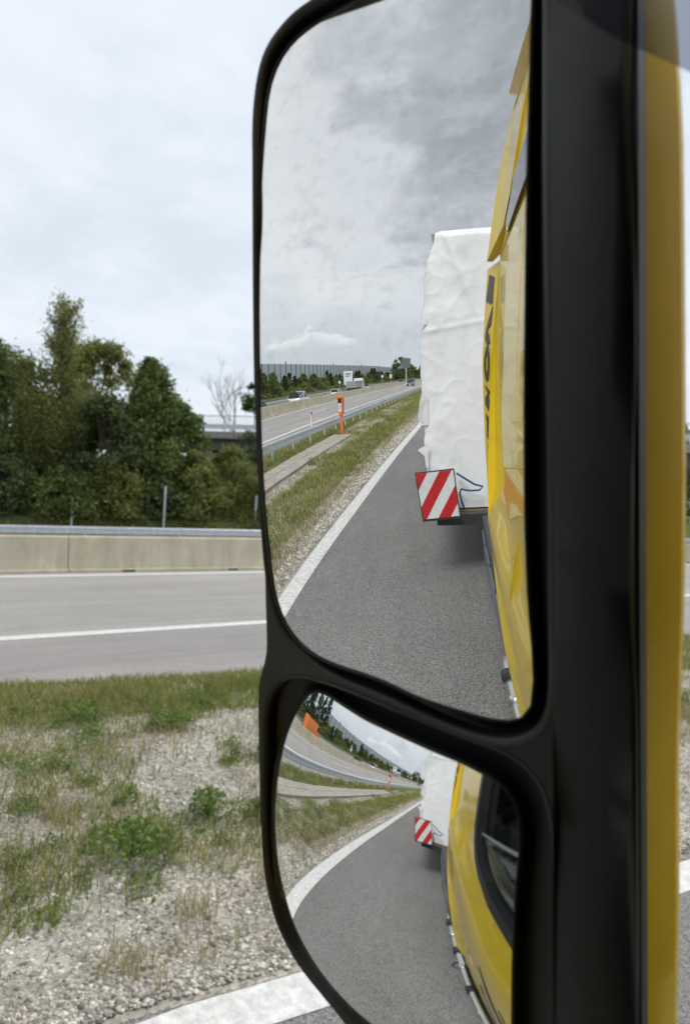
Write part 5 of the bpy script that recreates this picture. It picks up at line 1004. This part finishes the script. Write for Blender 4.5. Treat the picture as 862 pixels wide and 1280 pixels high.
# arms to the cab
for pts_ in ([(-.27, .37, 2.78), (-.24, .385, 2.86), (-.17, .42, 2.92), (-.09, .47, 2.93)], [(-.27, .38, 2.13), (-.22, .39, 2.06), (-.17, .43, 2.0), (-.12, .47, 1.98)]):
    MB().tube(pts_, [.026, .026, .03, .036], 12).build('mirror_arm', M['black'], truck, smooth=True)

# ================================================================== TRAILER, LOAD, WARNING BOARD
tr = empty('trailer', (1.05, -5.2, 0), label='low black trailer carrying the white wrapped load behind the cab', cat='trailer')
MB().box(-1.62, 1.62, -13, .52, .80, .93).build('deck', M['wood'], tr); MB().box(-1.70, -1.60, -13, .60, .78, .945).build('side_beam', M['chassis'], tr); MB().box(1.60, 1.70, -13, .60, .78, .945).build('side_beam', M['chassis'], tr)
MB().box(-1.7, 1.7, .56, .66, .80, .93).build('front_beam', M['chassis'], tr)
for y in (-8, -9.4, -10.8):
    for x in (-1.45, 1.1): MB().tube([(x, y, .42), (x+.35, y, .42)], .42, 22).build('wheel', M['tyre'], tr)
MB().box(-.5, .5, -12, -1, .45, .79).build('frame', M['chassis'], tr); MB().box(-.45, .45, -1, 1.2, .95-.14, 1.05-.13).build('neck', M['chassis'], tr)
bd = empty('warning_board', (-.86+.62-1.05+.0, .78, .92)); bd.parent = tr; bd['label'] = 'square red and white striped warning board at the trailer corner'
bd.location = (-1.855, .80, .925); bd.rotation_euler = (0, R(-4.5), 0)
W_ = .44; Hh = .53
MB().box(-.012, W_+.012, -.02, 0, -.03, Hh+.012).build('board_frame', M['chassis'], bd)
MB().box(0, W_, .0005, .004, 0, Hh).build('white_face', M['boardwhite'], bd)
def clip(poly, w_, h_):
    def cl(P, f, g_):
        o = []
        for i in range(len(P)):
            a, b = P[i-1], P[i]; fa_, fb = f(a), f(b)
            if (fa_ >= 0) != (fb >= 0): t = fa_/(fa_-fb); o.append((a[0]+(b[0]-a[0])*t, a[1]+(b[1]-a[1])*t))
            if fb >= 0: o.append(b)
        return o
    for f in (lambda p: p[0], lambda p: w_-p[0], lambda p: p[1], lambda p: h_-p[1]): poly = cl(poly, f, None)
    return poly
for k in (-1, 0, 1):
    c0 = -.105+.29*k; pl = clip([(c0-.0717, -.1), (c0+.0753, -.1), (c0+.147+.5523, .77), (c0+.5523, .77)], W_, Hh)
    pl = [(p[0], p[1]) for p in pl]
    if len(pl) > 2: MB().prism([(x, z) for x, z in pl], 1, .0045, .007).build('red_stripe', M['red'], bd)
for zz_ in (.03, .38): MB().tube([(-.005, .012, zz_), (-.005, .012, zz_+.10)], .012, 6).build('hinge', M['steel'], bd)
# blue strap loop
ld = empty('wrapped_load', (1.05, -4.75, .95), label='tall box load wrapped in crinkled white plastic on the trailer', cat='load')
g = np.random.default_rng(4); nxx, nzz, nyy = 60, 70, 50
X0, X1, Z0, Z1, Y1 = -1.80, 1.85, 0., 3.17, -11.5
def crk(a, b, o):
    r1 = 1-abs(2*float(hn(a*1.0+b*.25, b*.6-a*.2, 2.3, o+4))-1); r2 = 1-abs(2*float(hn(a*.8-b*.5, b+a*.3, 4.7, o+5))-1)
    wl = 1. if o != 30 else max(.22, 1-(a+1.8)*1.1)
    return .012*(float(hn(a, b, .6, o))-.5)+wl*(.010*r1**6+.012*r2**8+.010*(float(hn(a*1.4, b*.6, 6., o+1))-.5)+.006*(float(hn(a+b*.4, b, 15., o+2))-.5))
V = []; F = []
def face(P, nu, nv, o):
    b = len(V)
    for j in range(nv):
        for i in range(nu):
            V.append(P(i/(nu-1), j/(nv-1)))
    for j in range(nv-1):
        for i in range(nu-1): F.append((b+j*nu+i, b+j*nu+i+1, b+(j+1)*nu+i+1, b+(j+1)*nu+i))
def edgex(z):  # wavy left edge
    return float(np.interp(z, [0, .6, 1.3, 2.3, 2.9, 3.2], [-1.80, -1.80, -1.835, -1.83, -1.80, -1.74]))+.025*(float(hn(z, 1., 2.2, 21))-.5)+.05*(float(hn(z, 2., 7., 22))-.5)+.02*(float(hn(z, 3., 17., 23))-.5)
def rnd(u, z, x):
    return 0
def front(u, v):
    z = Z0+(Z1-Z0)*v; e = edgex(z); x = e+(X1-e)*u; zt = z if v < .97 else z
    d = min(1, u*9); y = .0+float(crk(x, z, 30))*(.5+.5*d)+.02*(float(hn(x*4, z, 2.2, 44))-.5)*max(0, 1-u*3)-.06*(1-min(1, u*26))**2-.10*max(0, (v-.97)/.03)**2
    fold = .022*math.exp(-((x+1.66)-(3.17-z)*.50)**2/.0012)*max(0, v-.45)*1.6+.014*math.exp(-((x+1.7)-(3.17-z)*.12)**2/.0006)*max(0, v-.3)+.010*math.exp(-(z-2.25-.12*x)**2/.0008); return (x, y+fold*.8, z+(.05*float(hn(x, 0, 2.5, 33))+.05*u)*v)
def left(u, v):
    z = Z0+(Z1-Z0)*v; e = edgex(z); y = -.06+(Y1)*u+float(crk(e, z, 30))*0; return (e-float(crk(y, z, 50))*1.2*min(1, u*20), y+(float(crk(e, z, 30))*.27 if u == 0 else 0), z+.03*float(hn(e, 0, 1.5, 33))*v)
def topf(u, v): x = X0+(X1-X0)*u; return (x, -.16+(Y1)*v, Z1+.02-.04*float(hn(x, v*11, .8, 60)))
def right(u, v): z = Z0+(Z1-Z0)*v; return (X1-float(crk(u*11, z, 70)), Y1*u, z)
face(front, 150, 150, 0); face(left, 120, 60, 0); face(topf, 24, 50, 0); face(right, 50, 24, 0)
npmesh('wrapping', V, F, M['wrap'], ld, smooth=True)
def flap(pts, name='loose_flap'):
    v = []; 
    for p in pts: v.append(p)
    n = len(pts); vv = v+[(p[0], p[1]-.004, p[2]) for p in v]
    MB().add(vv, [tuple(range(n)), tuple(reversed(range(n, 2*n)))]+[(i, (i+1) % n, n+(i+1) % n, n+i) for i in range(n)]).build(name, M['wrap'], ld)
flap([(X0-.07, .02, 2.16), (X0+.03, .0, 2.20), (X0+.03, .0, 2.13), (X0-.02, .01, 2.12)])
flap([(X0-.01, .03, 1.40), (X0-.05, .05, 1.25), (X0-.075, .02, 1.08), (X0-.03, .0, 1.0), (X0+.05, .0, 1.0), (X0+.05, .0, 1.3)])
flap([(X0-.09, .06, .72), (X0-.02, .05, .76), (X0+.06, .04, .74), (X0+.0, .05, .64)])
flap([(X0-.01, .05, .66), (X0+.04, .04, .72), (X0+.035, .04, .50), (X0+.0, .05, .52)])
sb = MB().tube([(-1.42, .10, .44), (-1.34, .16, .40), (-1.22, .2, .33), (-1.12, .2, .30), (-1.16, .2, .26), (-1.28, .18, .25), (-1.38, .12, .26), (-1.40, .1, .20), (-1.38, .1, .10), (-1.35, .1, .02)], .012, 6)
sb.build('blue_strap', M['blue'], ld, smooth=True)
# strap bracket beam below the load
# ================================================================== THE PERSON AT THE WINDOW
def skinned(name, joints, edges, m, parent=None, lvl=2):
    me = bpy.data.meshes.new(name); me.from_pydata([j[0] for j in joints], edges, []); o = link(name, me, parent)
    sk = o.modifiers.new('s', 'SKIN'); sk.use_smooth_shade = True
    for i, j in enumerate(joints):
        r_ = j[1]; me.skin_vertices[0].data[i].radius = (r_, r_) if not isinstance(r_, tuple) else r_
    me.skin_vertices[0].data[0].use_root = True
    s = o.modifiers.new('u', 'SUBSURF'); s.levels = s.render_levels = lvl; me.materials.append(m); return o
person = empty('person', (.0, 0, 0), label='person in dark jacket sitting at the window holding up a phone', cat='person')
hx, hy = .44, -.30
J = [((hx, hy-.02, 1.86), .15), ((hx, hy-.04, 2.05), .135), ((hx-.02, hy-.03, 2.25), .15), ((hx-.03, hy+.0, 2.38), .07), ((hx-.05, hy+.03, 2.46), .058), ((hx-.07, hy+.06, 2.58), (.085, .10)), ((hx-.08, hy+.07, 2.66), (.075, .09)),
     ((hx-.21, hy+.02, 2.31), .068), ((-.085, -.25, 2.12), .054), ((.07, -.10, 2.30), .038), ((.085, -.065, 2.38), .03),
     ((hx+.17, hy+.02, 2.31), .065), ((hx+.20, hy+.16, 2.10), .05), ((hx+.10, hy+.42, 2.04), .036),
     ((hx-.10, hy+.02, 1.84), .10), ((hx-.14, hy+.45, 1.90), .075), ((hx-.15, hy+.72, 1.52), .05), ((hx+.10, hy+.02, 1.84), .10), ((hx+.12, hy+.45, 1.90), .075), ((hx+.12, hy+.72, 1.52), .05)]
E_ = [(0, 1), (1, 2), (2, 3), (3, 4), (4, 5), (5, 6), (2, 7), (7, 8), (8, 9), (9, 10), (2, 11), (11, 12), (12, 13), (0, 14), (14, 15), (15, 16), (0, 17), (17, 18), (18, 19)]
body = skinned('body', J, E_, M['skin'], person)
skinned('jacket', [(J[i][0], (J[i][1] if not isinstance(J[i][1], tuple) else J[i][1][0])+.014) for i in (0, 1, 2, 3, 7, 8, 9, 11, 12, 13)], [(0, 1), (1, 2), (2, 3), (2, 4), (4, 5), (5, 6), (2, 7), (7, 8), (8, 9)], M['cloth'], person)
skinned('trousers', [(J[i][0], J[i][1]+.012) for i in (0, 14, 15, 16, 17, 18, 19)], [(0, 1), (1, 2), (2, 3), (0, 4), (4, 5), (5, 6)], M['jeans'], person)
skinned('hair', [((hx-.055, hy+.03, 2.62), (.085, .10)), ((hx-.085, hy+.05, 2.70), (.075, .09)), ((hx-.03, hy+.0, 2.55), .06)], [(0, 1), (0, 2)], M['hair'], person)
hand0 = Vector((.085, -.065, 2.38))
for k in range(4):
    b0 = hand0+Vector((-.01+.012*k, .0, .03+.005*k)); b1 = b0+Vector((-.02, -.005, .03+.004*k)); b2 = b1+Vector((-.028, .012, .012))
    skinned('finger', [(tuple(hand0), .014), (tuple(b0), .009), (tuple(b1), .008), (tuple(b2), .006)], [(0, 1), (1, 2), (2, 3)], M['skin'], body, 1)
skinned('thumb', [(tuple(hand0), .014), (tuple(hand0+Vector((.01, -.01, .02))), .011), (tuple(hand0+Vector((-.015, -.02, .045))), .008)], [(0, 1), (1, 2)], M['skin'], body, 1)
ph_c = Vector((.045, -.045, 2.447))
ph_m = MB().box(-.037, .037, -.075, .075, -.004, .004).build('phone', M['black'], bevel=.003)
ph_m.matrix_world = Matrix(((rt.x, up.x, -fw.x, ph_c.x), (rt.y, up.y, -fw.y, ph_c.y), (rt.z, up.z, -fw.z, ph_c.z), (0, 0, 0, 1)))
tag(ph_m, 'slim black phone held up behind the open truck window', 'phone')
